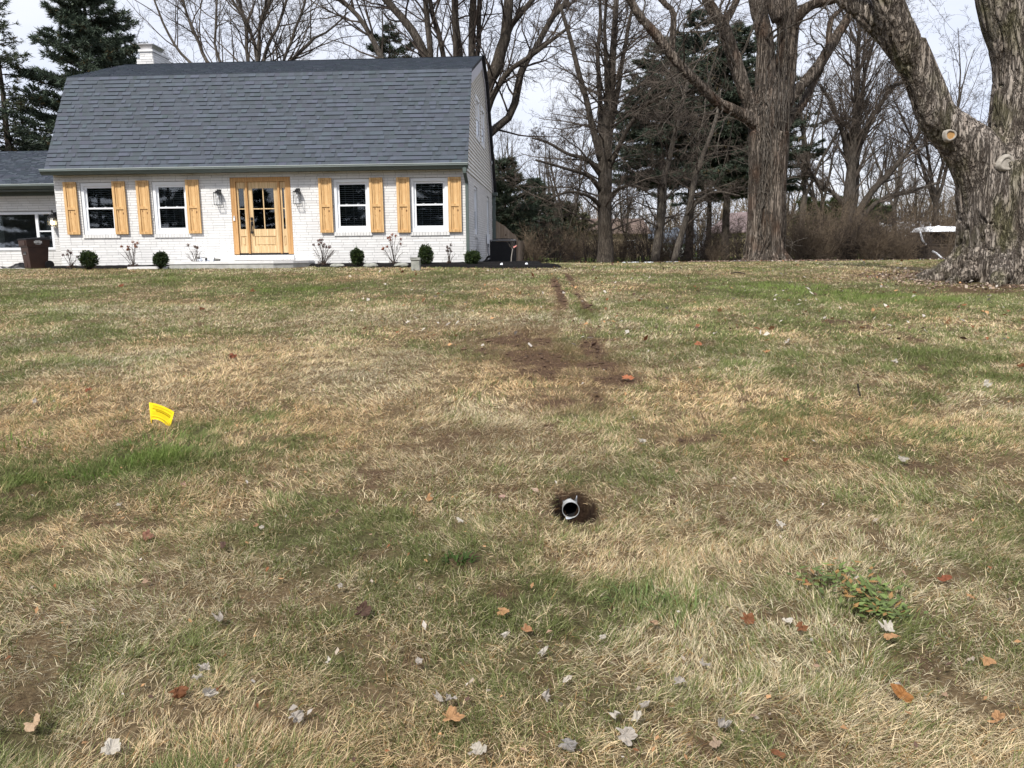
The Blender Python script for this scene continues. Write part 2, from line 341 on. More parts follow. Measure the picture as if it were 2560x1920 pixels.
# mulch bed along the house and round its right corner
rg = np.random.default_rng(4)
bed = [(-12.2,-.55),(-10,-.75),(-8.6,-.7),(-8.3,-.25),(-4.6,-.25),(-4.2,-.75),(-2.5,-1.0),(-.6,-1.25),(.9,-1.9),(2.1,-1.95),(2.75,-1.5),(2.2,-.6),(1.9,1.5),(1.8,4.6),(0,5),(-.02,.02),(-12.2,.02)]
def inpoly(x, y, P):
    c = np.zeros(np.shape(x), bool); j = len(P)-1
    for i in range(len(P)):
        xi, yi = P[i]; xj, yj = P[j]
        c ^= ((yi > y) != (yj > y)) & (x < (xj-xi)*(y-yi)/(yj-yi+1e-9)+xi); j = i
    return c
A, B = np.meshgrid(np.arange(-12.3, 2.9, .08), np.arange(-2.1, 5.1, .08)); ins = inpoly(A, B, bed)
k = ins.astype(float)
for _ in range(3): k = (k+np.roll(k, 1, 0)+np.roll(k, -1, 0)+np.roll(k, 1, 1)+np.roll(k, -1, 1))/5
P = HO[None, None]+A[..., None]*EX+B[..., None]*EY; z = gz(P[..., 0], P[..., 1])-.05+.13*sm(k, .15, .9)+.05*(fbm(A*5, B*5, o=3, s=8)-.5)
cx = len(A[0]); I = (np.arange(A.shape[0]-1)[:, None]*cx+np.arange(cx-1)[None, :]); keep = (k[:-1, :-1] > .12); I = I[keep]
nm = NM(); nm.add(np.stack([P[..., 0], P[..., 1], z], -1).reshape(-1, 3), np.stack([I, I+1, I+1+cx, I+cx], 1)); tag(nm.build('mulch_bed', MULCH, smooth=True), kind='structure')
# ------------------------------------------------------------------ the house
H = thing('house', 'white painted brick house with dark grey gambrel roof and cedar shutters', 'house', HO, TH)
rng = np.random.default_rng(1)
AL, AR = -12.065, 0.; HT = 2.64; DP = 8.967
def cells(u0, u1, z0, z1, ops):
    us = sorted({u0, u1, *[o[0] for o in ops], *[o[1] for o in ops]}); zs = sorted({z0, z1, *[o[2] for o in ops], *[o[3] for o in ops]})
    for a, b in zip(us[:-1], us[1:]):
        for c, d in zip(zs[:-1], zs[1:]):
            if not any(o[0] < (a+b)/2 < o[1] and o[2] < (c+d)/2 < o[3] for o in ops): yield a, b, c, d
def mapf(pl, off=0):
    if pl == 'front': return lambda v: np.stack([v[:, 0], v[:, 1]+off, v[:, 2]], 1)
    return lambda v: np.stack([off-v[:, 1], v[:, 0], v[:, 2]], 1)     # side: u runs back, depth runs inward
def brick_wall(name, pl, off, u0, u1, z0, z1, ops, cap=None, row=.0745, bw=.345):
    M = mapf(pl, off); nm = NM()
    for a, b, c, d in cells(u0, u1, z0, z1, ops): nm.box(a, b, .005, .2, c, d, M)
    core = nm.build(name+'_wall', MORTAR, H)
    nm = NM(); k = 0; z = z0
    while z < z1-.01:
        zt = min(z+row, z1); u = u0-(bw/2 if k % 2 else 0)+rng.normal(0, .01)
        while u < u1:
            w = bw*(1 if rng.random() > .06 else .5)+rng.normal(0, .006); segs = [(max(u, u0), min(u+w, u1))]
            for o in ops:
                if o[2] < zt-.02 and o[3] > z+.02:
                    n2 = []
                    for a, b in segs:
                        if b <= o[0] or a >= o[1]: n2.append((a, b)); continue
                        if a < o[0]: n2.append((a, o[0]))
                        if b > o[1]: n2.append((o[1], b))
                    segs = n2
            for a, b in segs:
                if b-a > .03:
                    t = .70+rng.normal(0, .028); dpt = rng.normal(0, .0012); c = np.array([t, t, t*1.005])
                    nm.box(a+.004, b-.005, dpt, .012+.006, z+.005, zt-.005, M, c, .0004, rng)
            u += w
        z += row; k += 1
    nm.build('painted_bricks', BRICK, core); return core
WIN = [(-11.29,-10.235,.945,2.42),(-9.145,-8.09,.94,2.42),(-3.825,-2.77,.935,2.42),(-1.61,-.535,.92,2.42)]
DOOR = (-6.83,-5.07,.31,2.505)
brick_wall('front_brick', 'front', 0, AL, AR, -.25, HT, WIN+[DOOR])
SIDEW = [(2.08,3.05,.88,2.36),(6.6,7.5,.88,2.31)]
brick_wall('side_brick', 'side', 0, .2, DP, -.25, 2.62, SIDEW)
nm = NM(); nm.box(AL, AL+.15, .2, DP, -.25, 2.6); nm.box(AL, AR, DP-.15, DP, -.25, 2.6); nm.build('rear_wall', MORTAR, H)
nm = NM(); nm.box(AL+.2, AR-.2, .25, DP-.2, 2.5, 2.6); nm.box(AL+.2, AR-.2, .25, DP-.2, -.2, .2); nm.box(AL+.2, AR-.2, 2.9, 3.0, .2, 2.5); nm.build('floor', DARKIN, H)
PF = [(-.29, 2.76), (1.28, 5.61), (4.70, 6.72), (6.06, 6.18), (9.25, 2.64)]
def roofz(b): return np.interp(b, [p[0] for p in PF], [p[1] for p in PF])
# gable
gp = [(0, 2.62)]+[(b, float(roofz(b))-.1) for b in (0.02, 1.28, 4.7, 6.06, DP)]+[(DP, 2.62)]
nm = NM(); nm.prism(gp, -.15, -.02, 'x'); nm.build('gable_wall', SIDING, H); nm = NM(); nm.prism([(b, z) for b, z in gp], AL, AL+.12, 'x'); nm.build('gable_wall', SIDING, H)
UPW = [(2.75,3.93,3.845,5.17),(4.55,5.66,3.84,5.145)]
def brange(z):
    zz = z+.07; lo = -.29+(zz-2.76)*1.57/2.85 if zz < 5.61 else 1.28+(zz-5.61)*3.42/1.11
    hi = 4.7+(6.72-zz)*1.36/.54 if zz > 6.18 else 6.06+(6.18-zz)*3.19/3.54
    return max(0, lo), min(DP, hi)
nm = NM(); z = 2.60; ex_ = .112
while z < 6.6:
    l0, h0 = brange(z); l1, h1 = brange(z+ex_)
    segs = [(max(l0, 0), h0, l1, h1)]
    for o in UPW:
        if z+ex_*.5 > o[2]-.0 and z+ex_*.5 < o[3]:
            n2 = []
            for a, b, a1, b1 in segs:
                if a < o[0] and b > o[1]: n2 += [(a, o[0], a1, o[0]), (o[1], b, o[1], b1)]
                else: n2.append((a, b, a1, b1))
            segs = n2
    for a, b, a1, b1 in segs:
        if b1-a1 > .02 or b-a > .05:
            b1 = max(b1, a1+.001); t = .03
            nm.add([(t, a, z), (t, b, z), (.002, b1, z+ex_), (.002, a1, z+ex_), (-.02, a, z), (-.02, b, z)], [(0,1,2,3), (4,5,1,0)])
    z += ex_
nm.build('lap_siding', SIDING, H)
# roof slab, shingles
nm = NM(); n = len(PF); th = .09
lo = [(b+.02, z-th) for b, z in PF]; nm.prism([(b, z-.012) for b, z in PF]+lo[::-1], AL-.06, AR+.07, 'x'); roof = nm.build('roof', ROOFBASE, H)
def shingles(nm, p0, p1, a0, a1, ex=.142, flip=1):
    p0 = np.array(p0); p1 = np.array(p1); L = np.linalg.norm(p1-p0); s = (p1-p0)/L; nn = np.array([-s[1], s[0]])*flip
    k = int(math.ceil(L/ex))
    for i in range(k):
        d0 = i*ex; d1 = min(d0+ex*1.03, L); a = a0-rng.random()*.3
        while a < a1:
            w = rng.choice([.08, .12, .16, .2, .26]); b = min(a+w, a1); aa = max(a, a0)
            if b-aa > .02:
                up = rng.random() < .55; t = .030 if up else .015
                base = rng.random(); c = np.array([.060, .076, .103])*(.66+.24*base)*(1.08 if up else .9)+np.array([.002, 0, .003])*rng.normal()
                q0 = p0+s*d0; q1 = p0+s*d1
                v = [(aa, *(q0+nn*t)), (b, *(q0+nn*t)), (b, *(q1+nn*.004)), (aa, *(q1+nn*.004)), (aa, *(q0-nn*.004)), (b, *(q0-nn*.004)), (b, *(q1-nn*.004)), (aa, *(q1-nn*.004))]
                nm.add(v, [(0,1,2,3), (4,5,1,0), (5,6,2,1), (7,4,0,3)], c)
            a += w
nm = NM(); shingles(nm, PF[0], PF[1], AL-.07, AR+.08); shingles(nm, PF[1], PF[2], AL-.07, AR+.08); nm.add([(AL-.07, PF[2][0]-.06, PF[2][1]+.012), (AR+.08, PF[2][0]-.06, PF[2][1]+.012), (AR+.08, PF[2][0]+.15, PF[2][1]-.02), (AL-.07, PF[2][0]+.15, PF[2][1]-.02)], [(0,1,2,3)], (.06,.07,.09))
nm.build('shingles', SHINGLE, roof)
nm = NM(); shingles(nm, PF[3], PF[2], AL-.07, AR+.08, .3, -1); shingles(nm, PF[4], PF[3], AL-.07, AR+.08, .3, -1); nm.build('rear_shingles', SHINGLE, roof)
# rake boards on the gable
def rake(nm, p, q, w, x0, x1, dz=-.05):
    nm.prism([(p[0], p[1]+dz), (q[0], q[1]+dz), (q[0], q[1]+dz-w), (p[0], p[1]+dz-w)], x0, x1, 'x')
nm = NM(); rake(nm, (1.28,5.61), (4.70,6.72), .36, .028, .062); rake(nm, (4.74,6.72), (6.06,6.18), .16, .028, .055); rake(nm, (6.06,6.2), (9.2,2.70), .2, .028, .055); rake(nm, (6.06, 5.98), (9.02, 2.64), .03, .057, .062)
nm.prism([(-.1, 2.95), (1.28, 5.5), (1.36, 5.5), (0, 2.98)], .028, .06, 'x'); nm.build('rake_board', RAKE, H)
nm = NM(); nm.prism([(6.06, 6.20), (9.28, 2.62), (9.40, 2.62), (6.16, 6.24)], .075, .16, 'x'); nm.prism([(4.7, 6.76), (6.08, 6.22), (6.14, 6.26), (4.74, 6.82)], .075, .15, 'x'); nm.build('rear_fascia', ROOFBASE, H)
# gutter, soffit, downspouts
nm = NM(); nm.prism([(-.41, 2.77), (-.42, 2.72), (-.37, 2.66), (-.345, 2.625), (-.27, 2.625), (-.27, 2.77)], AL-.13, AR+.09, 'x'); gut = nm.build('gutter', GUTTER, H)
nm = NM(); nm.box(AL-.13, AR+.09, -.428, -.405, 2.762, 2.782); nm.build('gutter_lip', GUTLIP, gut)
nm = NM(); nm.box(AL-.05, AR+.03, -.268, .05, 2.645, 2.66); nm.build('soffit', GUTTER, H)
def rect_tube(nm, pts, w, d):
    for p, q in zip(pts[:-1], pts[1:]):
        p = np.array(p, float); q = np.array(q, float); t = nrm(q-p); x = np.array([1., 0, 0]); y = nrm(np.cross(t, x)); v = []
        for e in (p-t*d*.25, q+t*d*.25):
            for i, j in ((-1,-1),(1,-1),(1,1),(-1,1)): v.append(e+x*w/2*i+y*d/2*j)
        nm.add(v, [(0,1,2,3), (4,7,6,5), (0,4,5,1), (1,5,6,2), (2,6,7,3), (3,7,4,0)])
nm = NM(); rect_tube(nm, [(-.01, -.33, 2.64), (-.01, -.33, 2.52), (.015, -.065, 2.27), (.015, -.065, .08)], .085, .07); nm.box(-.06, .045, -.37, -.29, 2.55, 2.64); nm.build('downspout', GUTTER, H)
nm = NM(); rect_tube(nm, [(.07, 9.2, 2.55), (.07, 9.05, 2.3), (.07, 9.03, .0)], .12, .09); nm.box(-.02, .2, 9.0, 9.42, 2.52, 2.64); nm.build('downspout', GUTTER, H)
# windows
def ring(nm, M, u0, u1, z0, z1, w, d0, d1, wb=None):
    wb = wb or w
    nm.box(u0, u0+w, d0, d1, z0, z1, M); nm.box(u1-w, u1, d0, d1, z0, z1, M); nm.box(u0+w, u1-w, d0, d1, z1-w, z1, M); nm.box(u0+w, u1-w, d0, d1, z0, z0+wb, M)
def window(pl, off, u0, u1, z0, z1, sill=True, blinds=True, dep=.025, name='window'):
    M = mapf(pl, off); nm = NM(); ring(nm, M, u0+.004, u1-.004, z0+.004, z1-.004, .085, dep, dep+.11, .09); ring(nm, M, u0+.09, u1-.09, z0+.095, z1-.09, .018, dep+.03, dep+.11)
    w = nm.build(name, TRIMW, H); a, b, c, d = u0+.108, u1-.108, z0+.112, z1-.108; mz = (c+d)/2+.01
    nm = NM(); ring(nm, M, a, b, mz-.02, d, .042, dep+.05, dep+.08); w1 = nm.build('upper_sash', TRIMW, w)
    nm = NM(); ring(nm, M, a, b, c, mz+.02, .045, dep+.018, dep+.048, .06)
    for uu in (a+(b-a)*.3, a+(b-a)*.7): nm.box(uu-.03, uu+.03, dep+.008, dep+.02, mz+.018, mz+.034, M)
    w2 = nm.build('lower_sash', TRIMW, w)
    nm = NM(); nm.box(a+.04, b-.04, dep+.062, dep+.066, mz+.02, d-.04, M); nm.box(a+.043, b-.043, dep+.032, dep+.036, c+.058, mz-.02, M); nm.build('pane', GLASS, w)
    if blinds:
        nm = NM(); z = c+.05; 
        while z < d-.02:
            v = np.array([(a+.015, dep+.145, z), (b-.015, dep+.145, z), (b-.015, dep+.178, z+.012), (a+.015, dep+.178, z+.012)]); j = rng.normal(0, .0012)
            v[:, 2] += j; vv = np.vstack([M(v), M(v+np.array([0, 0, -.003]))]); nm.add(vv, [(0,1,2,3), (7,6,5,4), (0,4,5,1), (2,6,7,3)]); z += .058
        for uu in (a+(b-a)*.22, a+(b-a)*.5, a+(b-a)*.78): nm.box(uu-.003, uu+.003, dep+.14, dep+.143, c, d, M)
        nm.build('blind', BLIND, w)
    if sill:
        nm = NM(); n = 13; ww = (u1-u0+.06)/n
        for i in range(n):
            x = u0-.03+i*ww; t = .66+rng.normal(0, .03); nm.box(x+.004, x+ww-.004, -.035, .02, z0-.105, z0-.004, M, (t, t, t), .0007, rng)
        nm.build('brick_sill', BRICK, H)
    return w
for w in WIN: window('front', 0, *w)
for w in SIDEW: window('side', 0, *w)
for w in UPW: window('side', .0, *w, sill=False, blinds=False, dep=-.035)
# shutters
def shutter(u0, u1, z0, z1, seed):
    r = np.random.default_rng(seed); nm = NM(); lean = 0
    w = (u1-u0); nb = 3
    for i in range(nb): nm.box(u0+w*i/nb+.002, u0+w*(i+1)/nb-.002, -.052+r.normal(0, .0006), -.02, z0+.004, z1-.004)
    s = .075; mid = z0+(z1-z0)*.5-.01
    nm.box(u0, u0+s, -.078, -.054, z0, z1); nm.box(u1-s, u1, -.078, -.054, z0, z1)
    for a, b in ((z0, z0+s), (mid-.035, mid+.04), (z1-s*.85, z1)): nm.box(u0+s+.0015, u1-s-.0015, -.076, -.054, a, b)
    nm.box(u0+.06, u1-.06, -.02, -.0, z0+.2, z0+.24); nm.box(u0+.06, u1-.06, -.02, -.0, z1-.24, z1-.2)
    o = nm.build('shutter', CEDAR, H, loc=((u0+u1)/2, -.03, (z0+z1)/2)); o.rotation_euler = (0, 0, 0); return o
for i, (u0, u1, z0, z1) in enumerate([(-11.755,-11.375,.95,2.447),(-10.3,-9.925,.945,2.447),(-9.585,-9.21,.937,2.46),(-8.117,-7.735,.945,2.462),(-4.236,-3.857,.924,2.452),(-2.77,-2.388,.918,2.442),(-1.99,-1.62,.903,2.44),(-.52,-.152,.903,2.426)]):
    shutter(u0, u1, z0, z1, i)
# door unit
u0, u1, z0, z1 = DOOR; nm = NM()
nm.box(u0, u0+.15, -.005, .14, z0+.02, z1); nm.box(u1-.15, u1, -.005, .14, z0+.02, z1); nm.box(u0+.15, u1-.15, -.005, .14, z1-.12, z1)
nm.box(u0+.02, u1-.02, -.012, -.006, z1-.035, z1-.005)
for uu in (-6.40, -5.455): nm.box(uu, uu+.055, .0, .14, z0+.04, z1-.12)
df = nm.build('door_frame', OAKF, H)
nm = NM(); nm.box(u0+.15, u1-.15, .03, .16, z0+.02, z0+.05); nm.build('threshold', BLACKM, H)
def panel_door(name, a, b, c, d, dep, glz0, glz1, st, nx_, nz_, pan=True):
    nm = NM(); nm.box(a, a+st, dep, dep+.045, c, d); nm.box(b-st, b, dep, dep+.045, c, d); nm.box(a+st, b-st, dep, dep+.045, glz1, d); nm.box(a+st, b-st, dep, dep+.045, c, c+.2)
    nm.box(a+st, b-st, dep, dep+.045, glz0-.2, glz0); p0, p1 = c+.2, glz0-.2; pw = .03
    nm.box(a+st, b-st, dep+.02, dep+.035, p0, p1); nm.box(a+st+pw*1.5, b-st-pw*1.5, dep+.006, dep+.02, p0+pw*1.5, p1-pw*1.5)
    gw = b-a-2*st
    for i in range(1, nx_): x = a+st+gw*i/nx_; nm.box(x-.014, x+.014, dep+.002, dep+.04, glz0, glz1)
    for i in range(1, nz_):
        z = glz0+(glz1-glz0)*i/nz_
        for q in range(nx_): nm.box(a+st+gw*q/nx_+(.014 if q else 0), a+st+gw*(q+1)/nx_-(.014 if q < nx_-1 else 0), dep+.002, dep+.04, z-.014, z+.014)
    o = nm.build(name, OAK, H); nm = NM(); nm.box(a+st-.005, b-st+.005, dep+.02, dep+.026, glz0-.005, glz1+.005); nm.build('pane', GLASS, o); return o
fd = panel_door('front_door', -6.34, -5.46, .365, 2.38, .05, 1.05, 2.2, .125, 2, 2)
for a, b in ((-6.675, -6.405), (-5.395, -5.225)): panel_door('sidelight', a, b, .365, 2.38, .045, 1.05, 2.2, .055, 1, 2)
nm = NM(); nm.box(-6.30, -6.235, .02, .05, 1.30, 1.385); nm.box(-6.30, -6.235, .02, .05, 1.15, 1.265); nm.box(-6.285, -6.25, -.02, .0, .98, 1.2); nm.box(-6.285, -6.25, -.0, .05, 1.18, 1.2); nm.box(-6.295, -6.24, -.02, .05, .92, .985); nm.build('door_handle', BLACKM, fd)
nm = NM(); nm.box(u0+.045, u0+.09, -.035, -.006, 1.29, 1.425); db = nm.build('doorbell', TRIMW, H); nm = NM(); nm.box(u0+.055, u0+.08, -.039, -.036, 1.385, 1.412); nm.build('doorbell_lens', BLACKM, db)
nm = NM(); nb = 17
for i in range(nb): w = 1.8/nb; x = -6.85+i*w; t = .68+rng.normal(0, .02); nm.box(x+.004, x+w-.004, -.05, .03, .165, .305, None, (t, t, t), .0007, rng)
nm.build('brick_sill', BRICK, H)
# wall lanterns
BULB = simple('clear_bulb', (.6, .6, .62), (.7, .7, .72), 4, .1, .6, 0)
m = MT('lantern_glass', .05, .5); t2 = m.n('BsdfTransparent'); x2 = m.n('MixShader'); x2.inputs[0].default_value = .09; m.l(t2.outputs[0], x2.inputs[1]); m.b.inputs['Base Color'].default_value = (.75, .8, .86, 1); m.l(m.b.outputs[0], x2.inputs[2]); m.l(x2.outputs[0], m.t.nodes['Material Output'].inputs['Surface']); LGLASS = m.m
def lantern(a, top=2.18):
    nm = NM(); nm.box(a-.055, a+.055, -.025, -.002, top-.17, top); nm.box(a-.05, a+.05, -.15, -.025, top-.1, top-.04); x0, x1, y0, y1, zb, zt = a-.09, a+.09, -.2, -.04, top-.45, top-.1; t = .012
    for x in (x0, x1-t):
        for y in (y0, y1-t): nm.box(x, x+t, y, y+t, zb, zt)
    for z in (zb, zt-t): ring(nm, lambda v: np.stack([v[:, 0], v[:, 2], v[:, 1]], 1), x0, x1, y0, y1, t*1.1, z, z+t)
    nm.box(x0, x1, y0, y1, zt, zt+.012); nm.box(a-.02, a+.02, -.14, -.1, zt-.06, zt)
    o = nm.build('wall_lantern', BLACKM, H); nm = NM(); nm.box(x0+.014, x1-.014, y0+.014, y1-.014, zb+.015, zt-.015); nm.build('lantern_glass', LGLASS, o)
    nm = NM(); nm.tube([(a, -.12, zt-.17), (a, -.12, zt-.13), (a, -.12, zt-.06)], [.012, .028, .014], 10); nm.build('bulb', BULB, o)
lantern(-7.165); lantern(-4.85)
# chimney
ch = NM(); cL = -10.35; c0, c1 = 4.95, 6.5
def cb(a0, a1, b0, b1, z0, z1):
    z = z0; k = 0
    while z < z1-.01:
        zt = min(z+.0745, z1)
        for (u0, u1, pl) in ((a0, a1, 0), (b0, b1, 1)):
            u = u0-(.17 if k % 2 else 0)
            while u < u1:
                p, q = max(u, u0), min(u+.345, u1)
                if q-p > .03:
                    t = .66+rng.normal(0, .03)
                    if pl == 0: ch.box(p+.004, q-.004, b0-.012+rng.normal(0, .002), b0+.02, z+.005, zt-.005, None, (t, t, t))
                    else: ch.box(a1-.02, a1+.012+rng.normal(0, .002), p+.004, q-.004, z+.005, zt-.005, None, (t, t, t))
                u += .345
        z += .0745; k += 1
    ch.box(a0, a1-.002, b0+.002, b1, z0, z1, None, (.45, .45, .45))
cb(-11.83, -11.25, 4.95, 6.25, 5.9, 6.97); cb(-11.72, -11.28, 4.98, 6.15, 6.97, 7.2)
chim = ch.build('chimney', BRICK, roof)
nm = NM(); nm.box(-11.75, -11.24, 4.93, 6.2, 7.2, 7.27); nm.build('chimney_crown', CONCTOP, chim)
nm = NM(); nm.add([(-11.66,5.05,7.27),(-11.34,5.05,7.27),(-11.34,5.7,7.27),(-11.66,5.7,7.27),(-11.76,4.97,7.44),(-11.24,4.97,7.44),(-11.24,5.8,7.44),(-11.76,5.8,7.44)], [(0,1,5,4),(1,2,6,5),(2,3,7,6),(3,0,4,7)]); nm.box(-11.78, -11.22, 4.95, 5.82, 7.441, 7.465)
for a in (-11.66, -11.34):
    for b in (5.07, 5.68): nm.box(a-.01, a+.01, b-.01, b+.01, 7.41, 7.44)
nm.build('flue_cap', METAL, chim)
# ---- wing on the left, set back, under its own low roof
WB = 1.5; WOP = [(-16.9,-13.18,.52,1.71)]
brick_wall('wing_brick', 'front', WB, -21, AL, -.35, 2.2, WOP)
nm = NM(); nm.box(-21, -20.8, WB+.2, 8, -.3, 2.2); nm.box(-21, AL, 7.9, 8.1, -.3, 2.4); nm.box(-20.8, AL-.1, WB+.25, 7.9, -.2, -.05); nm.box(-20.8, AL-.1, WB+2.2, WB+2.3, -.05, 2.2); nm.build('wing_rear_wall', MORTAR, H)
WR = [(WB-.62, 2.47), (5.1, 4.0), (9.2, 2.4)]
nm = NM(); nm.prism([(b, z-.012) for b, z in WR]+[(9.2, 2.3), (5.1, 3.88), (WB-.58, 2.38)], -21.4, AL-.005, 'x'); wr = nm.build('wing_roof', ROOFBASE, H)
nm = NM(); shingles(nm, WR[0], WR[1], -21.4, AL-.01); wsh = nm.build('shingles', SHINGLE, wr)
nm = NM(); b = WB-.62; nm.prism([(b-.12, 2.475), (b-.13, 2.43), (b-.08, 2.37), (b-.05, 2.34), (b+.02, 2.34), (b+.02, 2.475)], -21.4, AL-.01, 'x'); gt = nm.build('wing_gutter', GUTTER, H)
nm = NM(); nm.box(-21.4, AL-.01, b-.138, b-.118, 2.468, 2.488); nm.build('gutter_lip', GUTLIP, gt)
nm = NM(); nm.box(-21.3, AL-.01, b+.025, WB-.01, 2.30, 2.33); nm.box(-21.3, AL-.01, WB-.03, WB-.012, 2.19, 2.298); nm.build('wing_soffit', GUTTER, H)
M_ = mapf('front', WB)
nm = NM(); ring(nm, M_, -16.89, -13.19, .53, 1.70, .075, .02, .12); nm.box(-13.76, -13.67, .03, .11, .605, 1.625, M_); nm.box(-15.35, -15.27, .03, .11, .605, 1.625, M_)
nm.box(-13.67, -13.265, .035, .1, 1.085, 1.125, M_); ww = nm.build('picture_window', TRIMW, H)
nm = NM(); nm.box(-16.815, -15.35, .06, .066, .605, 1.625, M_); nm.box(-15.27, -13.76, .06, .066, .605, 1.625, M_); nm.box(-13.67, -13.265, .06, .066, .605, 1.085, M_); nm.box(-13.67, -13.265, .06, .066, 1.125, 1.625, M_); nm.build('pane', GLASS, ww)
nm = NM()
for a0, a1 in ((-13.6, -13.3), (-16.8, -16.3), (-15.25, -15.02)):
    n = 28; u = np.linspace(a0, a1, n); w = .03*np.sin(np.arange(n)*1.5); lo_ = .56 if a0 < -14 else 1.13
    v = np.concatenate([np.stack([u, WB+.3+w, np.full(n, lo_)], 1), np.stack([u, WB+.3+w, np.full(n, 1.66)], 1)]); nm.add(v, [(i, i+1, n+i+1, n+i) for i in range(n-1)])
nm.build('curtain', CURT, ww)
# lit coach lantern by the wing door, on the wing wall near the inner corner
LIT = emis('lit_bulb', (1, .78, .42), 6)
ax = -13.08; by = WB-.14
nm = NM(); top = 1.62
nm.tube([(ax, WB-.02, 1.55), (ax, WB-.1, 1.66), (ax, by, 1.74), (ax, by-.03, 1.68), (ax, by-.03, 1.62)], [.014]*5, 8)
nm.box(ax-.05, ax+.05, WB-.025, WB-.003, 1.42, 1.68)
nm.tube([(ax, by-.03, 1.62), (ax, by-.03, 1.60), (ax, by-.03, 1.52), (ax, by-.03, 1.50)], [.02, .05, .13, .14], 6)
x0, x1, y0, y1 = ax-.1, ax+.1, by-.13, by+.07
for x in (x0, x1-.014):
    for y in (y0, y1-.014): nm.box(x, x+.014, y, y+.014, 1.27, 1.5)
nm.box(x0-.015, x1+.015, y0-.015, y1+.015, 1.245, 1.27)
o = nm.build('wall_lantern', BLACKM, H); o['label'] = 'lit black coach lantern'
nm = NM(); nm.box(x0+.016, x1-.016, y0+.016, y1-.016, 1.275, 1.495); nm.build('lantern_glass', LGLASS, o)
nm = NM()
for dx in (-.035, .035, 0): nm.tube([(ax+dx, by-.03+abs(dx)*.5, 1.29), (ax+dx, by-.03, 1.36), (ax+dx, by-.03, 1.42)], [.018, .03, .008], 8)
nm.build('bulb', LIT, o)
# electrical box and conduit on the side wall
nm = NM(); nm.box(.03, .12, 6.0, 6.35, .62, .95); eb = nm.build('electrical_box', TRIMW, H)
nm = NM(); nm.tube(smooth_path([(.06, 6.1, .62), (.07, 6.0, .3), (.2, 5.4, .16), (.44, 3.4, .22)], 14), .022, 8); nm.tube(smooth_path([(.06, 6.15, .62), (.08, 6.1, .2), (.2, 5.6, -.1)], 8), .018, 8); nm.tube([(.07, 6.1, .5), (.07, 6.1, .68)], .035, 8); nm.build('conduit', BARK_D if False else simple('grey_conduit', (.12, .13, .15), (.18, .19, .21), 5), eb)
# ------------------------------------------------------------------ air conditioner
p = hw(.83, 2.9, 0); acz = float(gz(p[0], p[1])); ac = thing('air_conditioner', 'black louvred air conditioner unit beside the right end of the house', 'air conditioner', (p[0], p[1], acz), TH)
m = simple('ac_steel', (.10, .11, .12), (.15, .16, .17), 5, .5, .4, .05); FINS = simple('ac_fins', (.006, .006, .008), (.012, .012, .014), 20, .6, .3, .1)
nm = NM(); nm.box(-.44, .44, -.44, .44, .0, .05); nm.build('pad', CONC, ac)
nm = NM(); nm.box(-.375, .375, -.375, .375, .085, .72); nm.build('condenser_coil', FINS, ac)
nm = NM()
z = .11
while z < .71:
    for s_, M in ((0, None), (1, lambda v: np.stack([-v[:, 1], v[:, 0], v[:, 2]], 1)), (2, lambda v: np.stack([v[:, 1]*-1, -v[:, 0], v[:, 2]], 1))):
        nm.add(((lambda v: v) if M is None else M)(np.array([(-.375, -.39, z), (.375, -.39, z), (.375, -.377, z+.02), (-.375, -.377, z+.02)])), [(0,1,2,3)])
    z += .032
for a in (-.385, .385):
    for b in (-.385, .385): nm.box(a-.016, a+.016, b-.016, b+.016, .06, .74)
nm.build('louvre_panel', FINS, ac)
nm = NM(); nm.box(-.405, .405, -.405, .405, .742, .77); nm.box(-.405, .405, -.405, .405, .055, .083); nm.build('casing', simple('ac_grey_paint', (.17, .18, .2), (.24, .25, .27), 4, .45, .4, 0), ac)
nm = NM()
for r_ in (.1, .16, .22, .28, .33): a = np.linspace(0, 2*math.pi, 29); nm.tube(np.stack([np.cos(a)*r_, np.sin(a)*r_, np.full(29, .80)], 1), .006, 5, False)
for k in range(8): a = k*math.pi/4; nm.tube([(0, 0, .815), (math.cos(a)*.2, math.sin(a)*.2, .805), (math.cos(a)*.34, math.sin(a)*.34, .775)], .006, 5)
nm.build('fan_guard', BLACKM, ac)
nm = NM(); nm.tube(smooth_path([(-.38, .1, .2), (-.5, .15, .24), (-.6, .2, .1), (-.72, .3, -.02)], 10), .035, 8); nm.tube(smooth_path([(-.38, -.15, .1), (-.55, -.2, .1), (-.8, -.1, -.03)], 10), .045, 8); nm.build('refrigerant_line', BLACKM, ac)
# ------------------------------------------------------------------ privacy fence
p = hw(.12, 9.25, 0); fz = float(gz(p[0], p[1])); fn = thing('privacy_fence', 'weathered wooden privacy fence with a curved falling top behind the air conditioner', 'fence', (p[0], p[1], fz), TH)
nm = NM(); r_ = np.random.default_rng(2); dz = 1.2528-fz
hts = lambda a: float(np.interp(a, [.0, .17, .38, .63, .84, .90, 1.0], [1.55, 1.45, 1.32, 1.08, .92, .81, .6]))+dz
x = -.08
while x < .88:
    w = .088; h0, h1 = hts(x), hts(x+w); j = r_.normal(0, .004); nm.add([(x+.003, j, .02), (x+w-.003, j, .02), (x+w-.003, j+.018, .02), (x+.003, j+.018, .02), (x+.003, j, h0), (x+w-.003, j, h1), (x+w-.003, j+.018, h1), (x+.003, j+.018, h0)],
        [(0,1,5,4), (1,2,6,5), (2,3,7,6), (3,0,4,7), (4,5,6,7)]); x += w
nm.build('pickets', FENCEW, fn)
nm = NM(); nm.box(.87, .96, -.03, .06, 0, hts(.9)-.05); nm.box(-.1, .87, .025, .06, .25, .34); nm.box(-.1, .87, .025, .06, .75, .84); nm.build('post', FENCEW, fn)
nm = NM(); y = .09
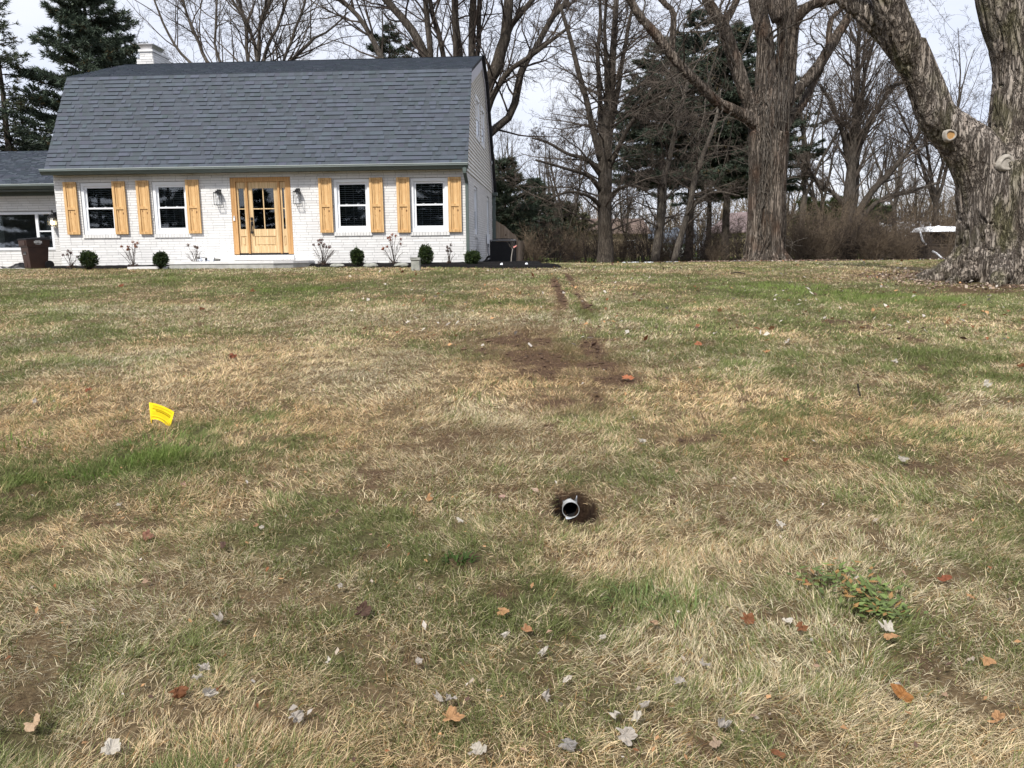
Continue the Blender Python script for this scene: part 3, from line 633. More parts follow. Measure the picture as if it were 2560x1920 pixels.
while y < 5: nm.box(.9+r_.normal(0, .002), .918, y+.003, y+.085, .02, .78+dz, None); y += .09
nm.build('pickets', FENCEW, fn)
# ------------------------------------------------------------------ front step, walk, things near it
def ext(nm, poly, z0, z1): nm.prism(poly, z0, z1, 'z')
st = thing('front_step', 'low pale concrete doorstep slab with a rounded right end below the front door', 'doorstep', HO, TH)
nm = NM(); ext(nm, [(-8.25,-.02),(-8.25,-1.15),(-6,-1.22),(-5.3,-1.12),(-4.85,-.8),(-4.55,-.35),(-4.5,-.02)], -.15, .075); nm.build('slab', CONC, st)
nm = NM(); ext(nm, [(-8.27,-.02),(-8.27,-1.17),(-6,-1.24),(-5.28,-1.14),(-4.83,-.81),(-4.53,-.35),(-4.48,-.02)], .076, .145); nm.build('tread', CONCTOP, st)
nm = NM(); ext(nm, [(-9.45,-.35),(-9.45,-1.15),(-8.3,-1.15),(-8.3,-.35)], -.1, .015); w_ = nm.build('walkway', CONCTOP); w_.location = HO; w_.rotation_euler = (0, 0, TH); tag(w_, kind='structure')
nm = NM(); r_ = np.random.default_rng(9)
for i in range(9):
    c = np.array([-7.6+r_.random()*.42, -.75+r_.random()*.18, .175]); v = nrm(r_.normal(0, 1, (8, 3)))*.055; nm.box(c[0]-.07, c[0]+.06, c[1]-.05, c[1]+.05, .145, .18+.07*r_.random(), None, None, .018, r_)
o = nm.build('snow_clump', SNOW); o.location = HO; o.rotation_euler = (0, 0, TH); tag(o, 'little heap of leftover snow on the doorstep slab, left of the front door', 'snow')
nm = NM(); nm.tube([(-7.62, -.72, .25), (-7.4, -.7, .22), (-7.1, -.68, .19), (-6.98, -.67, .185)], [.028, .035, .035, .03], 8); o = nm.build('rolled_newspaper', BLACKM); o.location = HO; o.rotation_euler = (0, 0, TH); tag(o, 'dark rolled bundle leaning on the snow heap on the doorstep', 'bundle')
# ------------------------------------------------------------------ rubbish bin
BIN = simple('brown_bin_plastic', (.035, .018, .014), (.055, .028, .021), 5, .5, .35, .1); BINL = simple('black_bin_lid', (.009, .009, .011), (.016, .016, .018), 5, .45, .4, .1)
bp = at(92, 672, 24.25); bz = float(gz(bp[0], bp[1])); b_ = thing('wheeled_bin', 'brown wheeled rubbish bin with black lid in front of the left wing', 'bin', (bp[0], bp[1], bz), math.radians(-38))
def taper(nm, w0, d0, w1, d1, z0, z1):
    nm.add([(-w0,-d0,z0),(w0,-d0,z0),(w0,d0,z0),(-w0,d0,z0),(-w1,-d1,z1),(w1,-d1,z1),(w1,d1,z1),(-w1,d1,z1)], [(0,3,2,1),(4,5,6,7),(0,1,5,4),(1,2,6,5),(2,3,7,6),(3,0,4,7)])
nm = NM(); taper(nm, .215, .24, .26, .29, .0, .66); taper(nm, .285, .315, .30, .33, .662, .87); nm.box(-.02, .02, -.262, -.236, .06, .42); nm.box(-.2, .2, -.34, -.318, .70, .84); nm.build('body', BIN, b_)
nm = NM(); nm.box(-.09, .09, -.285, -.255, .44, .52); nm.build('catch_recess', BLACKM, b_)
nm = NM(); nm.tube([(-.085, -.292, .445), (.085, -.292, .445)], .009, 6); nm.build('catch_bar', METAL, b_)
nm = NM(); nm.add([(-.32,-.35,.875),(.32,-.35,.875),(.32,.36,.875),(-.32,.36,.875),(-.3,-.33,.90),(.3,-.33,.90),(.3,.30,.955),(-.3,.30,.955)], [(0,3,2,1),(4,5,6,7),(0,1,5,4),(1,2,6,5),(2,3,7,6),(3,0,4,7)]); nm.tube([(-.27,.4,.88),(.27,.4,.88)], .018, 8); nm.build('lid', BINL, b_)
for s_ in (-1, 1):
    nm = NM(); nm.tube([(s_*.235, .27, .125), (s_*.29, .27, .125)], [.125, .125], 20); nm.build('wheel', BLACKM, b_)
WHITEP = simple('white_print', (.5, .5, .5), (.62, .62, .62), 20, .6, .2, 0)
def textobj(txt, size, mat, parent, loc, rot, name='lettering', ext_=.0006, bend=None):
    c = bpy.data.curves.new(name, 'FONT'); c.body = txt; c.size = size; c.extrude = ext_; c.align_x = 'CENTER'; c.align_y = 'CENTER'
    t = bpy.data.objects.new('tmp', c); S.collection.objects.link(t); bpy.context.view_layer.update()
    me = bpy.data.meshes.new_from_object(t.evaluated_get(bpy.context.evaluated_depsgraph_get())); bpy.data.objects.remove(t); me.name = name
    me.materials.clear(); me.materials.append(mat)
    o = bpy.data.objects.new(name, me); S.collection.objects.link(o); o.parent = parent; o.location = loc; o.rotation_euler = rot; return o
nm = NM()
sx = .3275
for k, (y0, y1, z) in enumerate([(-.09,.06,.845),(-.12,.1,.822),(-.12,.1,.805),(-.12,.1,.788),(-.12,-.05,.77),(.03,.1,.77),(-.08,.06,.742)]): nm.box(.2975+.0+(z-.662)*.06, .3045+(z-.662)*.06, y0, y1, z-.006, z+.006)
for k in range(5): y = -.11+k*.045; nm.box(.3075, .3115, y, y+.012, .785, .82)
nm.build('printed_emblem', WHITEP, b_)
# black plastic drain hose and bag by the wing wall
q = at(45, 672, 24.6); qz = float(gz(q[0], q[1])); pb = thing('black_plastic_sheet', 'crumpled black plastic sheet on the ground left of the brown bin', 'plastic sheet', (q[0], q[1], qz))
nu, nv = 40, 18; U_, V_ = np.meshgrid(np.linspace(-.55, .4, nu), np.linspace(-.22, .22, nv)); hz = .17*np.exp(-((U_-.1)/.35)**2)*(.4+fbm(U_*8, V_*8, o=3, s=2))*(1-(V_/.24)**2)+.012
hz = hz+.06*np.exp(-((U_+.5)/.1)**2); I = (np.arange(nv-1)[:, None]*nu+np.arange(nu-1)).ravel()
nm = NM(); nm.add(np.stack([U_, V_*(1-.6*(U_ < -.2)*(-.2-U_)/.35), hz], -1).reshape(-1, 3), np.stack([I, I+1, I+1+nu, I+nu], 1)); nm.build('sheet', BLACKM, pb, smooth=True)
# square stone stub, edging stones
q = ground(1040, 676); o = NM(); r_ = np.random.default_rng(5); o.box(-.105, .105, -.1, .1, -.05, .27, None, None, .006, r_); o.box(-.125, .125, -.12, .12, .272, .325, None, None, .005, r_); o = o.build('stone_stub', STONE); o.location = (q[0], q[1], float(gz(q[0], q[1]))); tag(o, 'short square grey stone stub with a cap at the lawn edge between two box shrubs', 'stone post')
for i, (px, py, lb) in enumerate([(843,659,'flat grey stone in the mulch below the third window from the left'),(926,660,'flat grey stone in the mulch right of the pointed box shrub'),(1003,661,'flat grey stone in the mulch left of the square stone stub'),(1254,678,'small white stone on the mulch in front of the air conditioner'),(1316,677,'tiny pale stone near the pointed right end of the mulch bed')]):
    q = at(px, py, 22.0 if i < 3 else 21.4); nm = NM(); s_ = .15 if i < 3 else .03; nm.tube([(0,0,-.03),(0,0,.0),(0,0,.05),(0,0,.07)], [s_*.8, s_, s_*.85, s_*.45], 9); V = nm.v[0]; V[:, 0] *= 1.4; V[:, 1] *= .8; V += np.random.default_rng(i).normal(0, .006, V.shape)
    o = nm.build('garden_stone', SNOW if i > 2 else STONE); o.location = (q[0], q[1], float(gz(q[0], q[1]))+.05); tag(o, lb, 'stone', 'stones in the mulch bed')
# ------------------------------------------------------------------ marking flag
fp = at(378, 1062, 5.95); fzz = float(gz(fp[0], fp[1])); fl = thing('marking_flag', 'bright yellow utility marking flag on a thin stake in the grass', 'flag', (fp[0], fp[1], fzz), 0)
YEL = simple('yellow_plastic', (.85, .60, .012), (.9, .68, .02), 6, .5, .3, .02); INK = simple('flag_ink', (.30, .2, .0), (.4, .28, .005), 9, .6, .2, 0)
ft = at(374, 1006, 5.9)-np.array([fp[0], fp[1], fzz])
nm = NM(); nm.tube([(.03, -.0, -.12), (ft[0]+.003, ft[1]+.02, ft[2]-.165), (ft[0], ft[1], ft[2])], [.0035]*3, 6); nm.build('stake', simple('dark_wire', (.06, .04, .02), (.09, .06, .03)), fl)
def fsurf(u, v):   # u 0..1 along, v 0..1 up; hung from the stake, sagging and curling at the free end
    x = ft[0]+.19*u+.012*v*0-.03*u*u*0-.045*u*(1-v); z = ft[2]-.135*(1-v)-.01*u-.062*u*u+.018*math.sin(u*3.0)*(1-v); y = ft[1]-.012*math.sin(u*4)-.03*u*u
    return np.array([x, y, z])
nm = NM(); nu, nv = 16, 6; V = np.array([fsurf(i/(nu-1), j/(nv-1)) for j in range(nv) for i in range(nu)]); I = (np.arange(nv-1)[:, None]*nu+np.arange(nu-1)).ravel(); nm.add(V, np.stack([I, I+1, I+1+nu, I+nu], 1))
nm.tube([fsurf(0, 0)+np.array([.002, -.001, -.035]), fsurf(0, 0), fsurf(0, 1)], [.0035, .0045, .0045], 8); fo = nm.build('flag_sheet', YEL, fl, smooth=True)
nm = NM(); r_ = np.random.default_rng(3)
for v0, h, a, b, dash in ((.84,.03,.15,.92,.03),(.76,.02,.15,.6,.02),(.66,.055,.12,.9,.05),(.56,.085,.28,.88,.06),(.46,.018,.1,.85,.02),(.38,.018,.1,.85,.02),(.31,.018,.1,.8,.02),(.16,.05,.05,.85,.05)):
    u = a
    while u < b:
        w = dash*(.4+.8*r_.random()); e = np.array([0, -.0015, 0])
        q = [fsurf(u, v0-h/2)+e, fsurf(u+w, v0-h/2)+e, fsurf(u+w, v0+h/2)+e, fsurf(u, v0+h/2)+e]; nm.add(q, [(0,1,2,3)]); u += w+.008
nm.build('printed_text', INK, fo)
# ------------------------------------------------------------------ drain pipe in its hole
PX, PY_ = .318, 4.315; pz = 1.6-.3295*PY_ if False else float(at(1427, 1270, PY_)[2]); PX = float(at(1427, 1270, PY_)[0])
pz -= .012; dp = thing('drain_pipe', 'round white plastic drain pipe opening in a hole in the lawn', 'pipe', (PX, PY_, pz))
PVC = simple('white_pvc', (.30, .31, .32), (.52, .54, .56), 14, .45, .35, .1); PVCIN = simple('pipe_inside', (.01, .01, .012), (.02, .02, .022), 8, .8, .1, 0)  # inner lining near-black: the shade inside the pipe painted as colour
n = 40; a = np.linspace(0, 2*math.pi, n, endpoint=False); ro, ri = .0485, .0462
def rr(r, y): return np.stack([np.cos(a)*r, np.full(n, y), np.sin(a)*r+y*.05], 1)
def lathe(nm, rings):
    m_ = len(rings); nm.add(np.concatenate(rings), [(k*n+i, k*n+(i+1) % n, (k+1)*n+(i+1) % n, (k+1)*n+i) for k in range(m_-1) for i in range(n)])
nm = NM(); lathe(nm, [rr(ri, .02), rr(ri, 0), rr(ro, 0), rr(ro, .9)]); nm.build('pipe_wall', PVC, dp, smooth=False)
nm = NM(); lathe(nm, [rr(ri-.0003, .012), rr(ri-.0003, .9), rr(.001, .9)]); nm.build('bore', PVCIN, dp)
# ------------------------------------------------------------------ branching
def spawn(rng, P, R, k, spec):
    N, n, _ = P.shape; cnt = rng.poisson(k, N) if np.isscalar(k) else rng.poisson(k); idx = np.repeat(np.arange(N), cnt); M = len(idx)
    if M == 0: return None
    t = spec.get('tmin', .2)+(1-spec.get('tmin', .2))*rng.random(M)**spec.get('tp', 1.); u = t*(n-1)*.9999; i = u.astype(int); f = (u-i)[:, None]
    st = P[idx, i]*(1-f)+P[idx, i+1]*f; T = nrm(P[idx, i+1]-P[idx, i]); r = R[idx, i]*(1-f[:, 0])+R[idx, i+1]*f[:, 0]
    ln = np.linalg.norm(np.diff(P, axis=1), axis=2).sum(1)[idx]
    q = nrm(rng.normal(0, 1, (M, 3))+np.array([0, 0, spec.get('pz', .0)])); q = nrm(q-T*(q*T).sum(1, keepdims=True)); a = np.radians(rng.normal(spec.get('ang', 45), spec.get('angs', 10), M))[:, None]
    D = nrm(T*np.cos(a)+q*np.sin(a)); L = ln*spec.get('lf', .5)*(1-spec.get('lt', .45)*t)*(.6+.8*rng.random(M))
    L = np.minimum(L, spec.get('lmax', 99)); r = np.minimum(r*spec.get('rf', .6), spec.get('rmax', 9)); return st, D, L, np.maximum(r, spec.get('rmin', .005))
def paths(rng, st, D, L, r, spec):
    n = spec.get('n', 5); N = len(st); P = np.zeros((N, n, 3)); P[:, 0] = st; d = D
    for k in range(1, n):
        d = nrm(d+rng.normal(0, spec.get('w', .15), (N, 3))+np.array([0, 0, spec.get('up', 0)])); P[:, k] = P[:, k-1]+d*(L/(n-1))[:, None]
    R = r[:, None]*(1-(1-spec.get('tip', .3))*np.linspace(0, 1, n)[None, :]); return P, np.maximum(R, spec.get('rtip', .003))
def grow(rng, nms, P, R, specs):
    cur = [(P, R)]
    for i, sp in enumerate(specs):
        nxt = []
        for P_, R_ in cur:
            s = spawn(rng, P_, R_, sp['k'], sp)
            if s is None: continue
            P2, R2_ = paths(rng, *s, sp); v, f = tubes(P2, R2_, sp.get('sides', 4)); nms[min(i, len(nms)-1)].add(v, f); nxt.append((P2, R2_))
        cur = nxt
def limb(pts, Y, n=14, dy=None):
    """points (px, py, half-width px) at distance Y; dy = how far the tip leans towards/away"""
    m_ = len(pts); W_ = []; R = []
    for i, (x, y, h) in enumerate(pts):
        yy = Y+(0 if dy is None else dy*i/(m_-1)); W_.append(at(x, y, yy)); R.append(h/F*yy)
    P = smooth_path(np.array(W_), n); return P, np.interp(np.linspace(0, m_-1, n), range(m_), R)
def wiggle(P, amp, s):
    t = np.linspace(0, 1, len(P)); w = np.stack([fbm(t*6+s*3.1, t*0+1, o=2, s=s)-.5, fbm(t*6+s*1.7, t*0+9, o=2, s=s+5)-.5, t*0], 1); return P+w*amp*2
def remesh_trunk(nm, voxel, name, mat, parent, disp, sm_=2):
    me0 = nm.build('tmp', mat); md = me0.modifiers.new('r', 'REMESH'); md.mode = 'VOXEL'; md.voxel_size = voxel
    m2 = me0.modifiers.new('s', 'SMOOTH'); m2.iterations = sm_*3; m2.factor = .5
    bpy.context.view_layer.update(); me = bpy.data.meshes.new_from_object(me0.evaluated_get(bpy.context.evaluated_depsgraph_get())); bpy.data.objects.remove(me0)
    n = len(me.vertices); V = np.empty(n*3, np.float32); me.vertices.foreach_get('co', V); V = V.reshape(-1, 3).astype(float)
    N = np.empty(n*3, np.float32); me.vertices.foreach_get('normal', N); N = N.reshape(-1, 3)
    V = V+N*disp(V)[:, None]; loc = np.array(parent.location); me.vertices.foreach_set('co', (V-loc).astype(np.float32).ravel())
    me.polygons.foreach_set('use_smooth', np.ones(len(me.polygons), bool)); me.update(); me.name = name
    o = bpy.data.objects.new(name, me); me.materials.clear(); me.materials.append(mat); S.collection.objects.link(o); o.parent = parent; return o
def ridged(V, fx, fz, s, tw=.0):
    x, y, z = V[:, 0]+tw*V[:, 2], V[:, 1], V[:, 2]; wx = .25*(fbm(x*1.5, y*1.5, z*.9, o=2, s=s+9)-.5)
    n1 = fbm((x+wx)*fx, (y+wx)*fx, z*fz, o=3, s=s); n2 = fbm((x+wx)*fx*2.3, (y+wx)*fx*2.3, z*fz*2.5, o=2, s=s+3)
    return -1.1*np.exp(-((n1-.5)/.035)**2)-.6*np.exp(-((n2-.5)/.04)**2)+.5*(n2-.5)
def put(nmL, parent, names, mats):
    for nm, na, ma in zip(nmL, names, mats):
        if nm.v: nm.build(na, ma, parent, loc=None if parent is None else None)
def rel(nm, loc):
    nm.v = [v-np.asarray(loc) for v in nm.v]; return nm
# ---- the huge maple on the right
YR = 16.9; c = at(2522, 700, YR); rz_ = float(gz(c[0], c[1])); T = thing('maple_tree', 'huge old maple with flared roots and two pale pruning scars at the right edge', 'tree', (c[0], c[1], rz_-.1), 0, 'bare deciduous trees')
rng = np.random.default_rng(77); nm = NM(); main = []
trunk = limb([(2525,745,165),(2522,700,150),(2516,650,122),(2512,590,108),(2509,520,103),(2506,460,103),(2500,405,95)], YR, 16); nm.tube(*trunk, 28)
L1 = limb([(2498,520,85),(2470,440,74),(2428,375,60),(2385,335,50),(2343,290,43),(2320,230,41),(2300,180,40),(2268,120,42)], YR, 22, -.25); nm.tube(*L1, 24)
L1a = limb([(2285,150,38),(2255,90,36),(2232,40,34),(2215,-20,33),(2195,-140,30),(2150,-260,24)], YR-.25, 14, -.4); nm.tube(*L1a, 20)
L1b = limb([(2283,155,36),(2235,95,32),(2190,55,29),(2145,18,26),(2080,-40,23),(2000,-120,18)], YR-.25, 14, .6); nm.tube(*L1b, 18)
L2 = limb([(2520,480,95),(2545,400,84),(2556,330,74),(2562,260,74),(2572,170,76),(2560,100,76),(2540,40,74),(2518,-30,68),(2490,-150,58),(2480,-300,45)], YR, 22, .3); nm.tube(*L2, 24)
L3 = limb([(2590,300,50),(2640,200,48),(2700,60,44),(2760,-120,36)], YR, 10, .6); nm.tube(*L3, 16)
base = at(2522, 700, YR); base[2] = rz_
for ang, ln, r0 in ((182,1.55,.30),(205,1.25,.28),(232,1.0,.26),(262,.95,.28),(290,1.0,.28),(318,1.1,.26),(345,1.2,.28),(20,1.3,.3),(70,1.1,.3),(120,1.1,.3),(155,1.2,.26)):
    a = math.radians(ang); e = np.array([math.cos(a), math.sin(a), 0]); R0 = 1.0
    pts = [base+e*R0*.62+np.array([0,0,1.15]), base+e*R0*.82+np.array([0,0,.6]), base+e*(R0+.18)+np.array([0,0,.2]), base+e*(R0+.2+ln*.42)+np.array([0,0,-.02]), base+e*(R0+ln*.85)+np.array([0,0,-.12])]
    nm.tube(smooth_path(pts, 12), np.interp(np.linspace(0, 1, 12), [0, .3, .6, 1], [r0*.9, r0*1.0, r0*.72, .06]), 12)
def dispR(V):
    up = sm(V[:, 2]-rz_, .0, 2.2); d = ridged(V, 4.6, .45, 61, .3)*(.062-.022*up)
    return d+.05*(fbm(V[:, 0]*1.6, V[:, 1]*1.6, V[:, 2]*.8, o=2, s=3)-.5)
remesh_trunk(nm, .024, 'trunk', BARK_BIG, T, dispR)
A_ = NM(); B_ = NM()
for P, R in (L1, L1a, L1b, L2, L3):
    grow(rng, [A_, B_], P[None, len(P)//2:], R[None, len(P)//2:], [dict(k=4, ang=55, lf=.7, lmax=4, rf=.16, rmax=.05, n=8, w=.16, up=-.02, sides=6), dict(k=7, ang=45, lf=.5, rf=.45, n=6, w=.2, sides=4), dict(k=7, ang=45, lf=.5, rf=.5, n=5, w=.22, rmin=.004, sides=3), dict(k=4, ang=45, lf=.55, rf=.6, n=4, w=.2, rmin=.003, sides=3)])
for nmx, na, ma in ((A_, 'branches', BARK_D), (B_, 'twigs', TWIG)): rel(nmx, T.location).build(na, ma, T)
SCARR = simple('scar_rim', (.22, .20, .175), (.40, .37, .33), 12, .85, .1, .5); SCARW = wood('cut_wood', (.25, .13, .05), (.42, .25, .1), (.5, .32, .15), False, (14, 14, 14))
def scar(px, py, hwx, Yd, cut):
    Yd = YR; dr_ = ray(px, py); hit = BV.ray_cast(Vector(CAM-np.array(T.location)), Vector(dr_/np.linalg.norm(dr_))); cpos = np.array(hit[0])-nrm(dr_[None])[0]*.03; r = hwx/F*Yd; n_ = 26; o = []
    for rad, dpt in ((.0, .0), (.62, .0), (.66, -.012), (.8, -.03), (1.0, -.018), (1.2, .06)):
        a = np.linspace(0, 2*math.pi, n_, endpoint=False); w = 1+.06*np.sin(a*3+px)
        o.append(np.stack([np.cos(a)*rad*r*1.05*w, np.full(n_, dpt), np.sin(a)*rad*r*w], 1))
    fs = [(k*n_+i, k*n_+(i+1) % n_, (k+1)*n_+(i+1) % n_, (k+1)*n_+i) for k in range(2, 5) for i in range(n_)]
    q = NM(); q.add(np.concatenate(o)+cpos, fs); sc = q.build('pruning_scar', SCARR, T, smooth=True)
    q = NM(); q.add(np.concatenate(o[:3])+cpos, [(k*n_+i, k*n_+(i+1) % n_, (k+1)*n_+(i+1) % n_, (k+1)*n_+i) for k in range(0, 2) for i in range(n_)]); q.build('cut_face', SCARW if cut else SCARR, sc)
from mathutils.bvhtree import BVHTree
TR_ = [c_ for c_ in T.children if c_.name.startswith('trunk')][0].data
BV = BVHTree.FromPolygons([v_.co.copy() for v_ in TR_.vertices], [tuple(p_.vertices) for p_ in TR_.polygons])
SC1 = (2376, 338, 13); SC2 = (2517, 408, 17)
scar(*SC1, 0, True); scar(*SC2, 0, False)
# ---- the great maple right of the middle
YM = 29.; c = at(1915, 650, YM); mz = float(gz(c[0], c[1])); T = thing('maple_tree', 'great maple with fluted grey bark and vine-wrapped trunk standing right of the middle', 'tree', (c[0], c[1], mz-.1), 0, 'bare deciduous trees')
nm = NM()
MT_ = limb([(1905,665,56),(1908,645,48),(1913,600,42),(1917,540,41),(1918,440,41),(1920,370,44),(1921,300,45),(1925,250,42),(1932,200,36)], YM, 20); nm.tube(*MT_, 24); OZ = np.argsort(MT_[0][:, 2])
nm.tube(*limb([(1932,640,26),(1935,560,25),(1940,440,24),(1945,330,26)], YM-.36, 12), 14); nm.tube(*limb([(1888,640,22),(1885,560,16),(1890,440,17),(1894,330,20)], YM-.25, 12), 14)
M1 = limb([(1914,260,30),(1914,200,25),(1914,130,21),(1909,80,20),(1895,20,19),(1880,-60,17),(1860,-200,13)], YM, 16, -.3)
M2 = limb([(1948,260,32),(1961,190,26),(1968,120,24),(1970,60,26),(1962,10,27),(1945,-60,26),(1950,-200,18)], YM, 16, .3)
M2b = limb([(1948,50,18),(1935,15,17),(1915,-40,18),(1925,-160,12)], YM, 10, .3)
M3 = limb([(1975,75,16),(1998,40,13),(2028,12,12),(2085,-2,11),(2160,-40,9)], YM, 10, -.8)
M4 = limb([(1905,330,26),(1890,290,22),(1872,255,17),(1849,190,17),(1830,130,17),(1815,85,16),(1798,50,14),(1770,4,13),(1745,-60,11)], YM, 20, -.7)
M4b = limb([(1812,60,10),(1828,28,9),(1842,0,8),(1860,-60,6)], YM-.4, 8, .2)
M5 = limb([(1915,345,26),(1893,312,19),(1849,283,14),(1790,253,12),(1748,211,12),(1693,156,12),(1642,89,12),(1600,42,10),(1572,-5,9),(1540,-60,7)], YM, 22, -2.0)
M5b = limb([(1680,125,9),(1683,90,9),(1684,35,8),(1668,14,7),(1640,-12,6)], YM-1.1, 9, -.2)
M6 = limb([(1950,290,22),(1971,253,15),(2005,211,13),(2043,169,13),(2068,130,13),(2098,80,12),(2130,25,10),(2150,-40,8)], YM, 16, 1.)
M6b = limb([(2072,110,8),(2074,60,7),(2085,40,6),(2105,20,6),(2115,-20,5)], YM+.6, 8)
M7 = limb([(1955,320,18),(1982,287,12),(2008,258,10),(2030,211,9),(2056,169,8)], YM+.3, 10, .5)
ML = [M1, M2, M2b, M3, M4, M4b, M5, M5b, M6, M6b, M7]
for P, R in ML: nm.tube(P, R, 16)
base = np.array([c[0], c[1], mz])
for ang, ln, r0 in ((185,.9,.2),(215,.7,.22),(245,.6,.22),(275,.55,.24),(300,.6,.2),(330,.75,.2),(0,.8,.2),(60,.8,.2),(120,.8,.2)):
    a = math.radians(ang); e = np.array([math.cos(a), math.sin(a), 0]); R0 = .52
    pts = [base+e*R0*.6+np.array([0,0,1.0]), base+e*R0*.85+np.array([0,0,.45]), base+e*(R0+.2)+np.array([0,0,.15]), base+e*(R0+ln*.7)+np.array([0,0,-.1])]
    nm.tube(smooth_path(pts, 10), np.interp(np.linspace(0, 1, 10), [0, .4, 1], [r0*.9, r0, .06]), 12)
remesh_trunk(nm, .036, 'trunk', BARK_MID, T, lambda V: ridged(V, 4.4, .26, 21)*.06*(1-.5*sm(V[:, 2], 5, 8)), 1)
# vines hugging the trunk
vn_ = NM(); rv = np.random.default_rng(8)
for i in range(46):
    a0 = rv.uniform(math.pi*.95, math.pi*2.05); n_ = 26; z0 = mz+rv.uniform(0, .8); z1 = mz+rv.uniform(2.5, 8.2); zz = np.linspace(z0, z1, n_)
    cx_ = np.interp(zz, MT_[0][OZ, 2], MT_[0][OZ, 0]); rad = np.interp(zz, MT_[0][OZ, 2], MT_[1][OZ])*1.06+.02; an = a0+np.cumsum(rv.normal(0, .07, n_))
    P = np.stack([cx_+np.cos(an)*rad, c[1]+np.sin(an)*rad*.96, zz], 1); vn_.tube(P, rv.uniform(.011, .026), 5)
for i in range(60):
    z0 = mz+rv.uniform(.5, 8); a0 = rv.uniform(math.pi, 2*math.pi); st_ = np.array([float(np.interp(z0, MT_[0][OZ, 2], MT_[0][OZ, 0]))+math.cos(a0)*.64, c[1]+math.sin(a0)*.64, z0]); n_ = 7; P = [st_]
    d = np.array([math.cos(a0)+rv.normal(0, .5), math.sin(a0)*.4, rv.normal(0, .3)])
    for k in range(n_): d = d+rv.normal(0, .35, 3); P.append(P[-1]+nrm(d[None])[0]*.14)
    vn_.tube(np.array(P), .008, 4)
rel(vn_, T.location).build('vine', BARK_G, T, smooth=True)
A_ = NM(); B_ = NM(); rng = np.random.default_rng(5)
for P, R in ML:
    grow(rng, [A_, B_], P[None, 3:], R[None, 3:], [dict(k=7, ang=55, lf=.75, lmax=3.6, rf=.2, rmax=.05, n=8, w=.2, up=-.01, sides=5), dict(k=6, ang=45, lf=.55, rf=.5, n=6, w=.22, sides=4), dict(k=6, ang=45, lf=.55, rf=.5, n=5, w=.22, rmin=.006, sides=3), dict(k=3, ang=45, lf=.6, rf=.7, n=4, w=.2, rmin=.005, sides=3)])
# the fine drooping tangle in front of the pines
P, R = M5; grow(rng, [A_, B_], P[None, 2:14], R[None, 2:14], [dict(k=16, ang=70, pz=-1.6, lf=.6, lmax=3.6, rf=.2, rmax=.03, n=8, w=.2, up=-.03, sides=4), dict(k=6, ang=45, lf=.55, rf=.5, n=6, w=.25, sides=3), dict(k=6, ang=45, lf=.55, rf=.6, n=5, w=.25, rmin=.006, sides=3)])
for nmx, na, ma in ((A_, 'branches', BARK_G), (B_, 'twigs', TWIG)): rel(nmx, T.location).build(na, ma, T)
# ---- other hand-placed bare trees
def handtree(name, label, Y, pxb, limbs, specs, matT, matB, seed, extra=None, group='bare deciduous trees', wig=.05, rs=1.):
    c = at(pxb, 650, Y); z = float(gz(c[0], c[1])); T = thing(name, label, 'tree', (c[0], c[1], z-.15), 0, group); nm = NM(); rng = np.random.default_rng(seed); A_ = NM(); B_ = NM()
    for i, (pts, dy, k) in enumerate(limbs):
        P, R = limb(pts, Y, 16, dy); R = R*rs; P = wiggle(P, wig, seed+i); nm.tube(P, R, 12)
        if k: sp = [dict(s_) for s_ in specs]; sp[0]['k'] = k; grow(rng, [A_, B_], P[None], R[None], sp)
    rel(nm, T.location).build('trunk', matT, T, smooth=True); rel(A_, T.location).build('branches', matB, T); rel(B_, T.location).build('twigs', matB, T); return T
SP = [dict(k=10, ang=42, lf=.55, lmax=3.6, rf=.38, rmax=.05, n=7, w=.15, up=.05, sides=5), dict(k=5, ang=42, lf=.55, rf=.5, n=6, w=.2, sides=4), dict(k=5, ang=42, lf=.55, rf=.55, n=5, w=.22, rmin=.007, sides=3), dict(k=3, ang=42, lf=.6, rf=.7, n=4, w=.22, rmin=.006, sides=3)]
handtree('maple_tree', 'many-stemmed bare tree rising behind the right end of the house roof', 37, 1165, [
 ([(1165,660,60),(1165,560,50),(1170,480,40),(1180,400,30)], 0, 0),
 ([(1180,430,24),(1195,300,18),(1214,211,15),(1243,169,15),(1256,110,13),(1265,42,12),(1269,-10,11),(1275,-120,8)], 0, 12), ([(1255,115,9),(1281,63,7),(1319,13,6),(1350,-40,5)], 0, 8),
 ([(1185,430,18),(1205,330,11),(1224,262,9),(1239,228,7),(1277,177,6),(1328,135,5),(1395,89,4),(1429,63,3)], -1, 14), ([(1185,440,18),(1205,370,12),(1227,333,10),(1269,295,9),(1290,232,9),(1311,169,8),(1340,118,7),(1374,51,7),(1412,0,6),(1440,-60,5)], 1, 16),
 ([(1165,460,30),(1120,300,15),(1080,170,11),(1040,90,10),(1000,40,9),(957,-5,8),(900,-60,6)], 1, 14), ([(1150,420,20),(1100,260,9),(1080,144,7),(1071,54,7),(1058,-5,6),(1040,-100,5)], 0, 10), ([(1160,420,20),(1125,260,9),(1109,145,6),(1087,54,6),(1073,-5,5),(1060,-100,4)], 1, 10),
 ([(1165,420,18),(1145,260,9),(1138,145,6.5),(1132,-5,6),(1130,-120,5)], -1, 10), ([(1170,420,18),(1158,260,9),(1154,143,6.5),(1141,-5,6),(1135,-120,5)], 0, 8), ([(1175,420,20),(1175,260,10),(1177,141,8),(1183,-5,8),(1190,-120,6)], 0, 10), ([(1180,420,18),(1190,260,8),(1196,130,6),(1201,-5,5),(1205,-120,4)], 1, 10)], SP, BARK_D, TWIGD, 3, wig=.12)
SP2 = [dict(k=12, ang=38, lf=.5, lmax=4, rf=.5, rmax=.05, n=7, w=.13, up=.06, sides=5)]+SP[1:]
